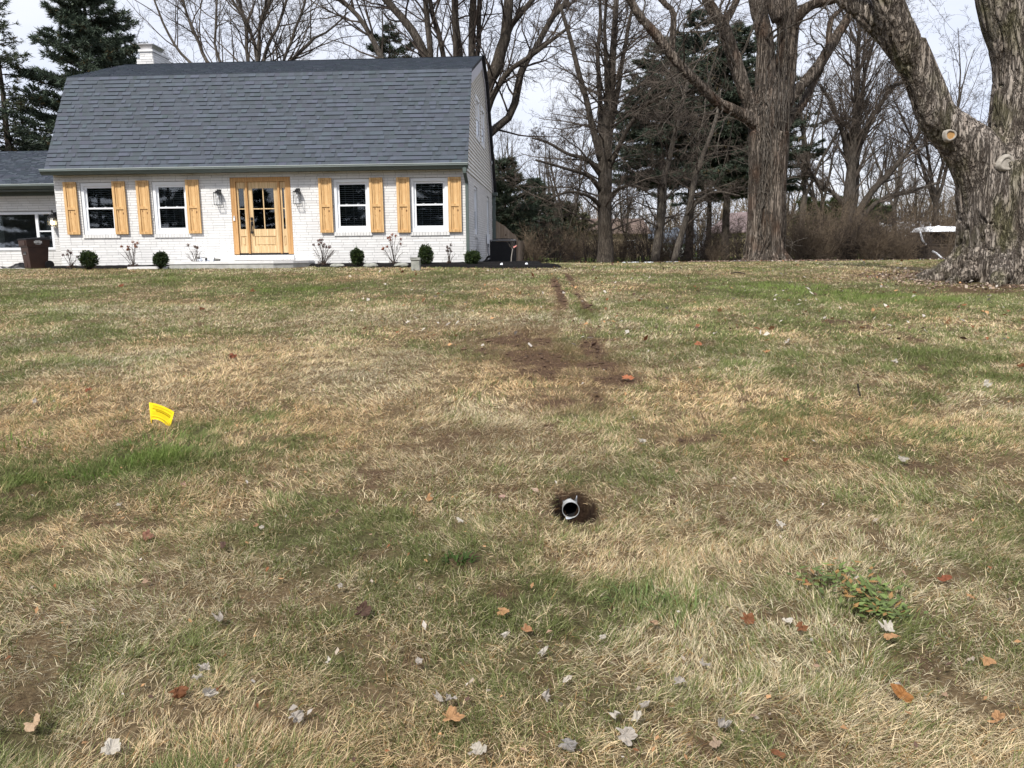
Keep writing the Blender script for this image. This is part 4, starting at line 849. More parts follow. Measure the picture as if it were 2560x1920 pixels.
handtree('ash_tree', 'wide bare tree fanning out above the middle of the roof ridge', 44, 650, [
 ([(650,660,34),(650,500,28),(650,330,22)], 0, 0), ([(650,330,14),(590,230,9),(519,155,7),(490,90,6),(465,33,5),(450,-40,4)], 1, 12), ([(650,340,14),(628,230,9),(616,155,7),(611,54,7),(575,-4,5),(560,-80,4)], 0, 12), ([(650,330,14),(645,155,7),(630,80,6),(600,0,5),(585,-70,4)], 1, 12),
 ([(650,330,14),(650,155,7),(646,72,6),(675,0,5),(690,-80,4)], -1, 12), ([(650,330,14),(660,150,7),(689,83,6),(718,0,5),(740,-90,4)], 1, 14), ([(650,350,14),(690,220,8),(707,152,6),(754,30,5),(780,-60,4)], 0, 14), ([(650,360,14),(700,210,8),(729,152,7),(775,105,6),(816,83,4),(870,30,3)], 1, 14),
 ([(650,360,14),(570,260,8),(500,180,6),(440,110,5),(400,30,4),(380,-40,3)], 0, 14), ([(650,360,14),(580,220,7),(545,120,5),(535,40,4),(545,-40,3)], 2, 12)], SP2, BARK_G, TWIG, 9, wig=.15, rs=.6)
handtree('ash_tree', 'slanting bare tree leaning left over the roof ridge in front of the dark pine top', 41, 1010, [
 ([(1020,660,26),(1010,420,20),(985,250,12),(960,160,9),(924,83,7),(877,22,6),(845,-4,5),(790,-60,4)], 0, 22)], SP2, BARK_G, TWIG, 19, wig=.1, rs=.85)
SPO = [dict(k=12, ang=62, lf=.33, lmax=4.2, rf=.28, rmax=.045, n=8, w=.1, up=-.02, sides=5), dict(k=7, ang=40, lf=.5, rf=.5, n=6, w=.17, up=-.02, sides=4), dict(k=6, ang=40, lf=.5, rf=.6, n=5, w=.2, rmin=.007, sides=3), dict(k=3, ang=40, lf=.6, rf=.7, n=4, w=.2, rmin=.006, sides=3)]
handtree('oak_tree', 'tall straight bare oak with fine drooping side branches, left of the dark pines', 35, 1512, [
 ([(1511,672,28),(1513,655,22),(1513,600,18),(1512,560,17),(1512,450,17),(1514,350,17),(1518,300,14),(1525,230,11),(1530,170,9),(1535,80,7),(1540,0,6),(1545,-80,4)], 0, 60),
 ([(1505,400,12),(1485,330,8),(1468,260,7),(1445,170,6),(1425,90,5),(1400,10,4)], -1, 18), ([(1508,360,10),(1500,260,6),(1495,150,5),(1500,60,4),(1498,-40,3)], 1, 14), ([(1522,330,10),(1545,220,6),(1560,130,5),(1575,50,4),(1592,-30,3)], 0, 14),
 ([(1520,260,8),(1515,150,5),(1512,60,4),(1520,-40,3)], -1, 12), ([(1515,430,10),(1545,370,6),(1575,310,5),(1620,260,4),(1665,235,3)], -2, 16), ([(1508,440,9),(1470,400,5),(1420,385,4),(1365,355,3),(1330,345,2)], -1, 16), ([(1508,480,8),(1470,440,5),(1410,420,3.5),(1340,400,2.5)], -2, 14),
 ([(1508,520,7),(1470,490,4),(1420,480,3),(1370,500,2)], -2, 14), ([(1518,500,7),(1550,470,4),(1590,465,3),(1630,490,2)], -2, 14)], SPO, BARK_D, TWIG, 23, wig=.04)
handtree('leaning_tree', 'slim leaning tree trunk among the pines, just right of the bare oak', 37, 1640, [([(1636,660,11),(1645,600,11),(1655,520,10),(1662,440,8),(1680,360,6),(1700,280,5),(1720,200,4)], 0, 26)], SPO, BARK_G, TWIG, 31)
handtree('leaning_tree', 'slim bare tree leaning right that crosses behind the leaning trunk pair under the pines', 36, 1690, [([(1685,660,8),(1700,600,8),(1722,520,7),(1735,450,7),(1765,370,5),(1790,300,4),(1800,220,3)], 0, 24), ([(1715,540,5),(1750,500,4),(1790,480,3),(1850,490,2)], -1, 12)], SPO, BARK_G, TWIG, 33)
SPV = [dict(k=16, ang=35, lf=.45, lmax=4, rf=.4, rmax=.05, n=7, w=.12, up=.06, sides=5), dict(k=6, ang=35, lf=.5, rf=.5, n=6, w=.18, up=.03, sides=4), dict(k=6, ang=38, lf=.5, rf=.6, n=5, w=.2, rmin=.008, sides=3), dict(k=3, ang=38, lf=.6, rf=.7, n=4, w=.2, rmin=.007, sides=3)]
handtree('elm_tree', 'bare vase-shaped tree with many upright branches between the two great maples', 42, 2122, [
 ([(2118,655,20),(2120,560,17),(2125,480,14),(2132,400,11),(2138,320,9),(2142,240,7),(2145,150,5),(2150,60,4)], 0, 40), ([(2124,540,12),(2140,480,8),(2142,380,6),(2150,280,5),(2165,180,4),(2190,90,3)], 1, 24),
 ([(2130,440,8),(2105,330,5),(2080,260,4),(2050,210,3)], -1, 16), ([(2130,430,8),(2160,330,6),(2200,260,4),(2245,200,3)], 0, 18), ([(2130,560,10),(2180,480,8),(2225,430,7),(2270,380,5),(2300,330,4)], 1, 22), ([(2140,560,8),(2200,500,5),(2270,480,4),(2350,455,3)], -1, 18), ([(2120,520,8),(2080,480,5),(2040,450,4),(2010,400,3)], 0, 18)], SPV, BARK_D, TWIG, 41)
# ------------------------------------------------------------------ conifers
def conifer(name, label, loc, h, cb0, rmax, nwh, per, droop, seed, tuft, dens, col, sparse=0, shape=1., matT=BARK_D, group='evergreen trees', build=True, blade=.022, tl=.24):
    rng = np.random.default_rng(seed); T = thing(name, label, 'tree', loc, 0, group); nm = NM(); n = 14; dens *= 1.0
    P = np.stack([.12*(fbm(np.arange(n)*.4, np.zeros(n), o=2, s=seed)-.5)*np.arange(n)/4, .1*np.arange(n)*0, np.linspace(-.3, h, n)], 1); nm.tube(P, np.linspace(h*.017+.03, .02, n), 10); nm.build('trunk', matT, T, smooth=True)
    br = NM(); C = []; D = []
    z = np.linspace(cb0, h*.985, nwh)
    for zi in z+rng.normal(0, h*.012, len(z)):
        zi = min(max(zi, cb0*.8), h*.985); t = (zi-cb0)/(h-cb0); R = rmax*((1-t)**shape)*(.55+.45*min(1, (t+.12)*4)) + .15
        k = rng.poisson(per)+1
        for j in range(k):
            a = rng.random()*2*math.pi; L = R*rng.uniform(.35, 1.22); up0 = .35*t+.1-.05*rng.random(); m_ = 7; s = np.linspace(0, 1, m_)
            x = np.cos(a)*L*s; y = np.sin(a)*L*s; zz = zi+L*(up0*s-droop*s*s+.12*s**4); B = np.stack([x+np.interp(zi, P[:, 2], P[:, 0]), y, zz], 1)+rng.normal(0, .02*L, (m_, 3))*s[:, None]
            br.tube(B, np.linspace(.012*L+.008, .006, m_), 4, False)
            nt_ = rng.poisson(dens*L*(1-sparse*rng.random()))
            if nt_:
                u = (.22+.78*rng.random(nt_)**.75)*(m_-1)*.999; i = u.astype(int); f = (u-i)[:, None]; q = B[i]*(1-f)+B[i+1]*f; tn = nrm(B[i+1]-B[i])
                side = nrm(np.cross(tn, [0, 0, 1.])); off = rng.normal(0, 1, (nt_, 1))*side*(.16*L*(1.15-u[:, None]/(m_-1)))+rng.normal(0, .04, (nt_, 3))*np.array([1, 1, .8]); C.append(q+off-np.abs(off).sum(1, keepdims=True)*np.array([0, 0, .15])); D.append(nrm(tn*.7+np.sign((off*side).sum(1, keepdims=True))*side*.55+rng.normal(0, .2, (nt_, 3))))
    br.build('branches', matT, T)
    C = np.concatenate(C); D = np.concatenate(D); N = len(C); nb = tuft; tri = []
    d = nrm(np.repeat(D, nb, 0)+rng.normal(0, .55, (N*nb, 3))); c = np.repeat(C, nb, 0)+rng.normal(0, .035, (N*nb, 3)); w = nrm(np.cross(d, rng.normal(0, 1, (N*nb, 3))))*blade*rng.uniform(.6, 1.3, (N*nb, 1)); l = d*tl*rng.uniform(.5, 1.2, (N*nb, 1))
    V = np.stack([c-w, c+w, c+l], 1).reshape(-1, 3); shade = np.repeat(rng.uniform(.65, 1.35, (N, 1)), nb, 0)*rng.uniform(.75, 1.25, (N*nb, 1)); cc = np.repeat(np.array(col)[None]*shade, 3, 0)
    brown = np.repeat(np.repeat(rng.random((N, 1)) < .06, nb, 0), 3, 0); cc = np.where(brown, np.array([.09, .07, .035]), cc)
    nm = NM(); nm.add(V, np.arange(len(V)).reshape(-1, 3), cc); nm.build('foliage', NEEDLE, T); return T
def gp(px, Y): 
    p = at(px, 640, Y); return (p[0], p[1], float(gz(p[0], p[1])))
def hgt(px, py, Y): p = at(px, py, Y); return p[2]-float(gz(p[0], p[1]))
# white pines group
W1 = conifer('pine_tree', 'tall dark pine behind the right limb tangle, nearest the trunk of the great maple', gp(1812, 47), hgt(1850, 60, 47), 4.6, 4.6, 34, 5, .22, 1, 9, 22, (.058, .076, .054), .3, .7, blade=.03, tl=.30)
W2 = conifer('pine_tree', 'tall dark pine in the middle of the evergreen clump right of the bare oak', gp(1722, 50), hgt(1720, 25, 50), 4.8, 4.8, 34, 5, .2, 2, 9, 22, (.055, .072, .055), .3, .7, blade=.03, tl=.30)
dup(W1, gp(1648, 46), 2.1, .93, 'dark pine at the left side of the evergreen clump, beside the bare oak', 'tree', 'evergreen trees')
dup(W2, gp(1890, 52), 4.0, .93, 'dark pine mostly hidden behind the trunk of the great maple', 'tree', 'evergreen trees')
dup(W1, gp(1770, 56), 4.4, .88, 'rearmost dark pine between the two middle pines of the clump', 'tree', 'evergreen trees')
# left pair
conifer('pine_tree', 'big dense dark pine left of the chimney behind the house', gp(268, 38), hgt(250, -90, 38), 2.2, 4.7, 44, 6, .14, 3, 9, 26, (.065, .088, .062), .25, .75, blade=.026, tl=.26)
conifer('spruce_tree', 'thin ragged spruce with bare gaps at the far left above the wing roof', gp(52, 36), hgt(20, -40, 36), 1.5, 3.0, 44, 4, .30, 4, 8, 12, (.06, .075, .045), .55, .85, blade=.022, tl=.22)
conifer('pine_tree', 'dark pine top showing just above the right part of the roof ridge', gp(985, 48), hgt(985, 60, 48), 3, 3.6, 30, 5, .18, 5, 9, 22, (.04, .06, .036), .25, .6, blade=.028, tl=.28)
# right behind the house corner
S1 = conifer('spruce_tree', 'dark evergreen close behind the right rear corner of the house', gp(1262, 44), hgt(1262, 395, 44), .8, 2.6, 26, 5, .22, 6, 9, 24, (.065, .085, .055), .2, .7, blade=.026, tl=.24)
conifer('spruce_tree', 'small pointed spruce standing alone right of the house', gp(1338, 62), hgt(1338, 448, 62), .6, 3.6, 26, 5, .26, 7, 9, 22, (.045, .062, .044), .2, .8, blade=.034, tl=.30)
conifer('spruce_tree', 'rounded brownish evergreen right of the small pointed spruce', gp(1408, 66), hgt(1408, 512, 66), .3, 3.4, 20, 6, .15, 8, 9, 24, (.07, .07, .042), .1, .5, blade=.034, tl=.30)
dup(S1, gp(1225, 52), 2.5, 1.1, 'evergreen half hidden by the right end of the house', 'tree', 'evergreen trees')
# arborvitae row far behind, right of the great maple
AV = conifer('arborvitae', 'green arborvitae in the far row, nearest the trunk of the great maple', gp(2010, 62), 4.4, .1, .9, 30, 7, -.2, 12, 9, 30, (.05, .075, .025), 0, .45, blade=.03, tl=.26)
for i, (px, s_, lb) in enumerate([(2048, .93, 'second'), (2085, 1.0, 'third'), (2170, .95, 'fourth'), (2210, .85, 'fifth')]): dup(AV, gp(px, 62), i*1.7, s_, lb+' green arborvitae of the far row counting from the great maple', 'tree', 'evergreen trees')
# trees across the street behind the camera: they are what the window panes mirror
dup(W1, (-13, -34, -.4), 1, 1.0, 'pine across the street, mirrored in the door glass', 'tree', 'evergreen trees'); dup(W2, (-3, -38, -.4), 2, .8, 'second pine across the street, mirrored in the right windows', 'tree', 'evergreen trees')
dup(S1, (-24, -34, -.4), 1, 2.2, 'spruce across the street, mirrored in the left windows', 'tree', 'evergreen trees')
for i, (x_, y_, s_, w_, lb) in enumerate([(-63,-40,.9,0,'farthest left pine across the street'),(-52,-37,1.,1,'second pine from the left across the street'),(-44,-37,1.,0,'third pine from the left across the street'),(-34,-37,.62,1,'fourth pine from the left across the street'),(-29,-44,.9,0,'fifth pine from the left across the street'),(-17,-36,1.,1,'tall pine across the street, behind the mirrored spruce'),(-9,-44,1.,0,'tall pine across the street, mirrored in the rightmost window'),(4,-42,.8,1,'rightmost pine across the street')]):
    dup(S1, (x_, y_, -.4), i*1.9, s_*2.5, lb.replace('pine', 'evergreen'), 'tree', 'evergreen trees')
# ------------------------------------------------------------------ generic bare trees
def baretree(name, label, loc, h, seed, fork=4, spread=22, k=(9, 5, 5, 3), rt=.006, matT=BARK_G, matB=TWIG, group='bare deciduous trees', r0=None):
    rng = np.random.default_rng(seed); T = thing(name, label, 'tree', loc, 0, group); nm = NM(); A_ = NM(); B_ = NM(); r0 = r0 or h*.014
    hs = h*rng.uniform(.18, .3); st = np.zeros((1, 3)); st[0, 2] = -.2; P, R = paths(rng, st, np.array([[0, 0, 1.]]), np.array([hs+.2]), np.array([r0*1.15]), dict(n=6, w=.03, tip=.8)); v, f = tubes(P, R, 10); nm.add(v, f)
    N = fork; a = np.arange(N)*2*math.pi/N+rng.random(N); s = np.radians(rng.normal(spread, 6, N)); s[0] = .06; D = np.stack([np.cos(a)*np.sin(s), np.sin(a)*np.sin(s), np.cos(s)], 1)
    P, R = paths(rng, np.repeat(P[:, -1]-[0, 0, .1], N, 0), D, (h-hs)*rng.uniform(.75, 1., N), np.full(N, r0*.62), dict(n=9, w=.07, up=.05, tip=.12)); v, f = tubes(P, R, 8); nm.add(v, f)
    grow(rng, [A_, B_], P, R, [dict(k=k[0], ang=38, lf=.5, lmax=4.5, rf=.5, rmax=.06, n=7, w=.13, up=.05, sides=5, tmin=.1), dict(k=k[1], ang=40, lf=.5, rf=.5, n=6, w=.17, up=.03, sides=4), dict(k=k[2], ang=40, lf=.5, rf=.6, n=5, w=.2, rmin=rt*1.2, sides=3), dict(k=k[3], ang=40, lf=.6, rf=.7, n=4, w=.2, rmin=rt, sides=3)])
    nm.build('trunk', matT, T, smooth=True); A_.build('branches', matB, T); B_.build('twigs', matB, T); return T
B1 = baretree('bare_tree', 'bare tree just right of the great maple, behind the brown thicket', gp(2000, 48), 13, 51, 5, 20)
B2 = baretree('bare_tree', 'thin dark bare tree behind the fork of the huge right maple', gp(2330, 44), 12, 52, 5, 26, matT=BARK_D, matB=TWIGD)
B3 = baretree('bare_tree', 'bare tree between the house corner and the bare oak', gp(1420, 60), 11, 53, 4, 24, matT=BARK_D, matB=TWIGD)
for b, px, Y, s_, lb in ((B2, 2045, 56, .95, 'bare tree behind the arborvitae row, left of the vase-shaped elm'), (B1, 2230, 52, .85, 'bare tree just right of the vase-shaped elm'), (B1, 2400, 58, .9, 'bare tree seen against the sky right under the big right limb'), (B2, 2450, 50, 1.05, 'dark bare tree in the fork of the huge right maple'),
    (B3, 2290, 66, 1.0, 'far bare tree above the snowy shelter roof'), (B1, 1380, 75, .9, 'far bare tree above the small pointed spruce'), (B2, 1450, 85, .8, 'far bare tree just left of the bare oak'), (B3, 1560, 70, .9, 'bare tree behind the bare oak on its right'), (B3, 1960, 70, 1.1, 'far bare tree right behind the great maple'),
    (B2, 330, 42, 1.0, 'bare tangled tree in front of the big dark pine, left of the chimney'), (B1, 800, 50, 1.05, 'bare tree above the roof ridge left of the slanting tree'), (B3, 460, 50, 1.1, 'bare tree above the roof just right of the chimney'),
    (B1, 2520, 60, 1., 'bare tree behind the right maple trunk'), (B3, 2180, 80, 1.2, 'far bare tree behind the elm'), (B1, 1250, 70, 1., 'bare tree behind the right end of the house'), (B2, -150, 50, 1, 'bare tree beyond the left end of the wing')):
    dup(b, gp(px, Y), px*.7, s_, lb, 'tree', 'bare deciduous trees')
dup(B1, (6, -32, -.4), 1, 1.1, 'bare tree across the street, mirrored in the windows', 'tree', 'bare deciduous trees')
# ------------------------------------------------------------------ thickets
def bush(name, label, loc, h, seed, stems, spread=30, mat=TWIGB, k=(4, 4), r=.012, group='leafless bushes along the lawn edge', rt=.006, w=.14, up=.0, cat='bush'):
    rng = np.random.default_rng(seed); T = thing(name, label, cat, loc, 0, group); nm = NM(); B_ = NM(); N = stems; a = rng.random(N)*2*math.pi; s = np.radians(np.abs(rng.normal(0, spread, N))); D = np.stack([np.cos(a)*np.sin(s), np.sin(a)*np.sin(s), np.cos(s)], 1)
    st = np.stack([np.cos(a)*.3*rng.random(N)*h*.5, np.sin(a)*.3*rng.random(N)*h*.5, np.full(N, -.05)], 1); P, R = paths(rng, st, D, h*rng.uniform(.5, 1.1, N), r*rng.uniform(.6, 1.6, N), dict(n=9, w=w, up=up, tip=.35)); v, f = tubes(P, R, 4); nm.add(v, f)
    grow(rng, [B_], P, R, [dict(k=k[0], ang=42, lf=.45, rf=.6, n=6, w=.2, rmin=rt, sides=3, tmin=.12), dict(k=k[1], ang=42, lf=.5, rf=.7, n=5, w=.22, rmin=rt*.8, sides=3)])
    nm.build('stems', mat, T); B_.build('twigs', mat, T); return T
def near(i, px): return f"{['low','arching','upright','dense'][i % 4]} leafless bush"
BU1 = bush('thicket_bush', 'brown leafless bush at the lawn edge, nearest the privacy fence', gp(1335, 36), 1.8, 61, 34, 30, TWIGB, (5, 5))
BU2 = bush('thicket_bush', 'brown arching bush at the lawn edge, second from the privacy fence', gp(1385, 37), 2.0, 62, 36, 34, TWIGD, (5, 5))
BU3 = bush('thicket_bush', 'dense brown thicket bush at the right foot of the great maple', gp(1990, 36.5), 2.5, 63, 70, 30, TWIGB, (5, 5), .011)
BU4 = bush('thicket_bush', 'dense dark thicket bush below the vase-shaped elm', gp(2120, 37), 2.4, 64, 64, 34, TWIGD, (5, 5), .011)
BU5 = bush('thicket_bush', 'tall reddish thicket bush, third behind the brown edge bushes right of the maple', gp(2060, 39), 2.8, 65, 64, 28, TWIGB, (5, 5), .011)
EDGEB = [(BU1,1430,38,.9,'brown bush at the lawn edge midway between fence and bare oak'),(BU2,1472,36.5,.85,'brown bush at the lawn edge just left of the bare oak'),(BU1,1555,37,.85,'brown bush at the lawn edge just right of the bare oak'),(BU2,1600,38,.9,'second brown bush right of the bare oak'),(BU1,1660,39,.7,'low bush between the leaning trunk and the trunk pair'),
 (BU2,1760,38,.7,'low bush in front of the white rail fence'),(BU1,1790,36.5,.6,'smallest low bush beside the straight pine trunk'),(BU1,1310,40,.9,'brown bush partly hidden by the privacy fence'),(BU2,1510,41,1.,'bush right behind the bare oak trunk'),(BU2,1350,43,1.1,'taller brown bush behind the one nearest the fence'),(BU1,1410,45,1.1,'taller brown bush under the rounded evergreen'),(BU1,1580,45,1.2,'tall brown bush behind the gap right of the oak'),
 (BU4,2020,38,1.0,'dark thicket bush, second from the great maple'),(BU3,2055,36.3,.95,'brown thicket bush in front of the tall reddish one'),(BU5,2155,38.5,.95,'reddish thicket bush right under the elm'),(BU3,2180,36.5,.8,'low brown thicket bush right of the elm foot'),(BU4,2215,38,.95,'dark thicket bush halfway between elm and snowy shelter'),(BU3,2250,36.5,.7,'low thicket bush in front of the little snow-roofed house'),
 (BU5,2275,40,.9,'reddish thicket bush just left of the snowy shelter'),(BU4,2300,36.8,.62,'low dark thicket bush at the left foot of the snowy shelter'),(BU3,2385,37,.6,'low thicket bush next to the huge maple roots'),(BU3,1975,40,1.1,'thicket bush half hidden by the great maple'),(BU5,2100,41,1.15,'tall thicket bush right behind the elm'),(BU4,2190,42,1.2,'tall dark thicket bush behind the low one right of the elm'),(BU4,2440,39,1.2,'thicket bush hidden partly by the huge maple trunk'),(BU3,2500,40,1.2,'thicket bush behind the huge maple trunk'),(BU5,2340,44,1.25,'tall thicket bush behind the snowy shelter'),(BU4,2250,46,1.5,'tallest thicket bush left of the shelter, in the back'),(BU5,2400,47,1.5,'tall thicket bush in the back right of the shelter'),(BU3,2310,50,1.6,'far tall thicket bush above the shelter roof')]
EDGEB += [(BU2,1625,41,1.3,'tall bush behind the leaning trunk under the pines'),(BU1,1668,44,1.4,'tall bush in front of the white shed'),(BU4,1700,50,1.1,'dark bush right behind the leaning trunk pair'),(BU2,1735,43,1.4,'arching bush just left of the straight pine trunk'),(BU1,1780,48,1.5,'tall bush in front of the rail fence, further back'),(BU5,1835,50,.9,'reddish bush in front of the yellow cottage'),(BU2,1860,42,1.2,'arching bush at the left foot of the great maple'),(BU4,1800,60,1.3,'far dark bush under the pines beside the cottage'),(BU1,1450,50,1.4,'tall far bush in front of the brown house'),(BU5,1540,56,1.0,'far reddish bush behind the bare oak')]
for i, (u, px, Y, s_, lb) in enumerate(EDGEB): dup(u, gp(px, Y), i*1.37, s_, lb, 'bush', 'leafless bushes along the lawn edge')
# distant woods: one mass
rng = np.random.default_rng(71); nm = NM(); N = 900; x = rng.uniform(-70, 120, N); y = rng.uniform(95, 150, N); hh = rng.uniform(5, 10.5, N)
st = np.stack([x, y, np.full(N, .8)], 1); P, R = paths(rng, st, nrm(np.stack([rng.normal(0, .1, N), rng.normal(0, .1, N), np.ones(N)], 1)), hh, np.full(N, .10), dict(n=6, w=.05, tip=.3)); v, f = tubes(P, R, 3); nm.add(v, f)
grow(rng, [nm], P, R, [dict(k=9, ang=38, lf=.4, rf=.6, n=4, w=.15, up=.05, rmin=.03, sides=3), dict(k=5, ang=42, lf=.5, rf=.7, n=4, w=.2, rmin=.022, sides=3)])
tag(nm.build('distant_woods', TWIGB), 'hazy brown leafless woods far behind the yards', 'woods', kind='stuff')
# ------------------------------------------------------------------ shrubs by the wall
def boxshrub(label, px, py, wpx, hpx, seed, Y=22.35):
    p = at(px, py, Y); z = float(gz(p[0], p[1]))+.05; rng = np.random.default_rng(seed); T = thing('box_shrub', label, 'shrub', (p[0], p[1], z), 0, 'box shrubs in the mulch bed'); w = wpx*.42/F*Y; h = hpx*.92/F*Y; nm = NM()
    n = 26; a = rng.random(n)*6.28; s = np.radians(rng.uniform(5, 55, n)); D = np.stack([np.cos(a)*np.sin(s), np.sin(a)*np.sin(s), np.cos(s)], 1); P, R = paths(rng, np.zeros((n, 3))-[0, 0, .05], D, np.full(n, h*.75), np.full(n, .012), dict(n=5, w=.15)); v, f = tubes(P, R, 4); nm.add(v, f); nm.build('stems', BARK_D, T)
    M_ = 2300; d = nrm(rng.normal(0, 1, (M_, 3))); r = rng.random(M_)**.33; lump = .45+.95*fbm(d[:, 0]*2+seed, d[:, 1]*2, d[:, 2]*2+9, o=3, s=seed)
    c = d*(r*lump)[:, None]*np.array([w*1.05, w, h*.52])+np.array([0, 0, h*.56]); L = .058; dd = nrm(d+rng.normal(0, .6, (M_, 3))+[0, 0, .3]); sd_ = nrm(np.cross(dd, rng.normal(0, 1, (M_, 3))))*.014; V = np.stack([c, c+dd*L*.5+sd_, c+dd*L, c+dd*L*.5-sd_], 1).reshape(-1, 3)
    t = rng.uniform(.5, 1.4, (M_, 1)); col = np.array([.03, .05, .02])*t+np.array([.02, .025, .0])*(rng.random((M_, 1)) < .3); nm = NM(); nm.add(V, np.arange(M_*4).reshape(-1, 4), np.repeat(col, 4, 0)); nm.build('foliage', SHRUBL, T)
boxshrub('round dark box shrub below the leftmost window, at the left end of the bed', 222, 664, 44, 42, 1); boxshrub('round dark box shrub below the second window from the left', 402, 660, 42, 38, 2)
boxshrub('small pointed box shrub below the third window from the left', 893, 656, 38, 40, 3); boxshrub('tall bright green box shrub below the rightmost window', 1064, 664, 40, 48, 4, 22.1); boxshrub('low spreading box shrub at the foot of the corner downspout', 1182, 666, 44, 34, 5, 21.9)
FLW = LEAFM
def hydrangea(label, px, py, wpx, hpx, seed, heads, colr, ns=16, Y=22.55):
    p = at(px, py, Y); z = float(gz(p[0], p[1]))+.04; rng = np.random.default_rng(seed); T = thing('hydrangea', label, 'shrub', (p[0], p[1], z), 0, 'leafless hydrangeas in the mulch bed'); w = wpx/2/F*Y; h = hpx/F*Y; nm = NM()
    tipx = rng.uniform(-1, 1, ns)*w; tz = h*(1-.45*(np.abs(tipx)/w)**2)*rng.uniform(.65, 1, ns); tp = np.stack([tipx, rng.normal(0, .12, ns), tz], 1)
    for i in range(ns): P = smooth_path([np.array([rng.normal(0, .02), 0, -.03]), tp[i]*[.35, .4, .45]+rng.normal(0, .012, 3), tp[i]*[.7, .8, .78]+rng.normal(0, .015, 3), tp[i]], 8); nm.tube(P, np.linspace(.008, .0035, 8), 4)
    P_ = np.stack([smooth_path([np.zeros(3), t*[.5, .5, .5], t], 6) for t in tp]); grow(rng, [nm], P_, np.full((ns, 6), .005), [dict(k=2.2, ang=35, lf=.35, rf=.6, n=4, w=.15, rmin=.003, sides=3)]); nm.build('stems', TWIG, T)
    nm = NM(); hd = tp[np.argsort(-tp[:, 2])[:heads]]
    nm2 = nm
    for c in hd:
        nm = NM()
        n = 34; d = nrm(rng.normal(0, 1, (n, 3))); q = c+d*rng.uniform(.02, .05, (n, 1)); s1 = nrm(np.cross(d, rng.normal(0, 1, (n, 3))))*.015; s2 = nrm(np.cross(d, s1))*.015; V = np.stack([q-s1, q-s2, q+s1, q+s2], 1).reshape(-1, 3); col = np.array(colr)*rng.uniform(.55, 1.4, (n, 1)); nm.add(V, np.arange(n*4).reshape(-1, 4), np.repeat(col, 4, 0)); nm.build('flower_head', FLW, T)
    nm = NM(); n = 70; q = rng.normal(0, 1, (n, 3))*[w*.25, .06, .03]+[0, 0, .06]; s1 = nrm(rng.normal(0, 1, (n, 3)))*.022; s2 = nrm(np.cross(s1, rng.normal(0, 1, (n, 3))))*.016; V = np.stack([q-s1, q-s2, q+s1, q+s2], 1).reshape(-1, 3); nm.add(V, np.arange(n*4).reshape(-1, 4), np.repeat(np.array([.07, .045, .035])*rng.uniform(.6, 1.5, (n, 1)), 4, 0)); nm.build('dead_foliage', FLW, T)
hydrangea('small drooping dried hydrangea at the left corner of the house', 178, 666, 34, 46, 1, 6, (.13, .08, .07), 8); hydrangea('hydrangea with brown-red dried heads between the two left windows', 333, 662, 52, 70, 2, 9, (.26, .11, .06), 11)
hydrangea('twiggy hydrangea just left of the front step', 490, 656, 54, 54, 3, 4, (.15, .1, .08), 16); hydrangea('many-stemmed dried hydrangea just right of the front door', 808, 660, 60, 64, 4, 11, (.14, .08, .07), 20)
hydrangea('hydrangea with large rust-brown heads between the two right windows', 985, 662, 56, 76, 5, 10, (.28, .10, .055), 12); hydrangea('thin small hydrangea left of the corner downspout', 1123, 664, 30, 52, 6, 6, (.12, .09, .08), 7, 22.3)
# young tree with tape beside the air conditioner
p = at(1277, 664, 24.2); z = float(gz(p[0], p[1])); T = thing('young_tree', 'slender pale sapling tied with pink tape in front of the air conditioner', 'sapling', (p[0], p[1], z)); nm = NM(); rng = np.random.default_rng(3)
q = lambda x, y: at(x, y, 24.2)-np.array([p[0], p[1], z])
nm.tube(smooth_path([q(1277, 668), q(1279, 640), q(1282, 622)], 8), .016, 7); nm.build('trunk', simple('pale_bark', (.22, .2, .18), (.34, .31, .28), 20), T)
nm = NM()
for e in ((1266, 602), (1274, 598), (1286, 600), (1294, 606), (1298, 598), (1279, 592), (1270, 612)): nm.tube(smooth_path([q(1281, 624), q((1281+e[0])/2+1, (624+e[1])/2), q(*e)], 6), np.linspace(.008, .003, 6), 4)
nm.build('branches', BARK_G, T)
nm = NM(); c = q(1284, 618)+np.array([0, -.02, 0])
for k in range(5): v = c+np.array([(-.01, 0, -.02), (.03+.015*k, -.01*k, -.03+.015*k), (.035+.015*k, -.01*k, .0+.015*k), (-.01, 0, .02)]); nm.add(v, [(0,1,2,3)])
nm.build('pink_tape', simple('pink_tape', (.6, .22, .2), (.7, .3, .27), 5, .6), T)
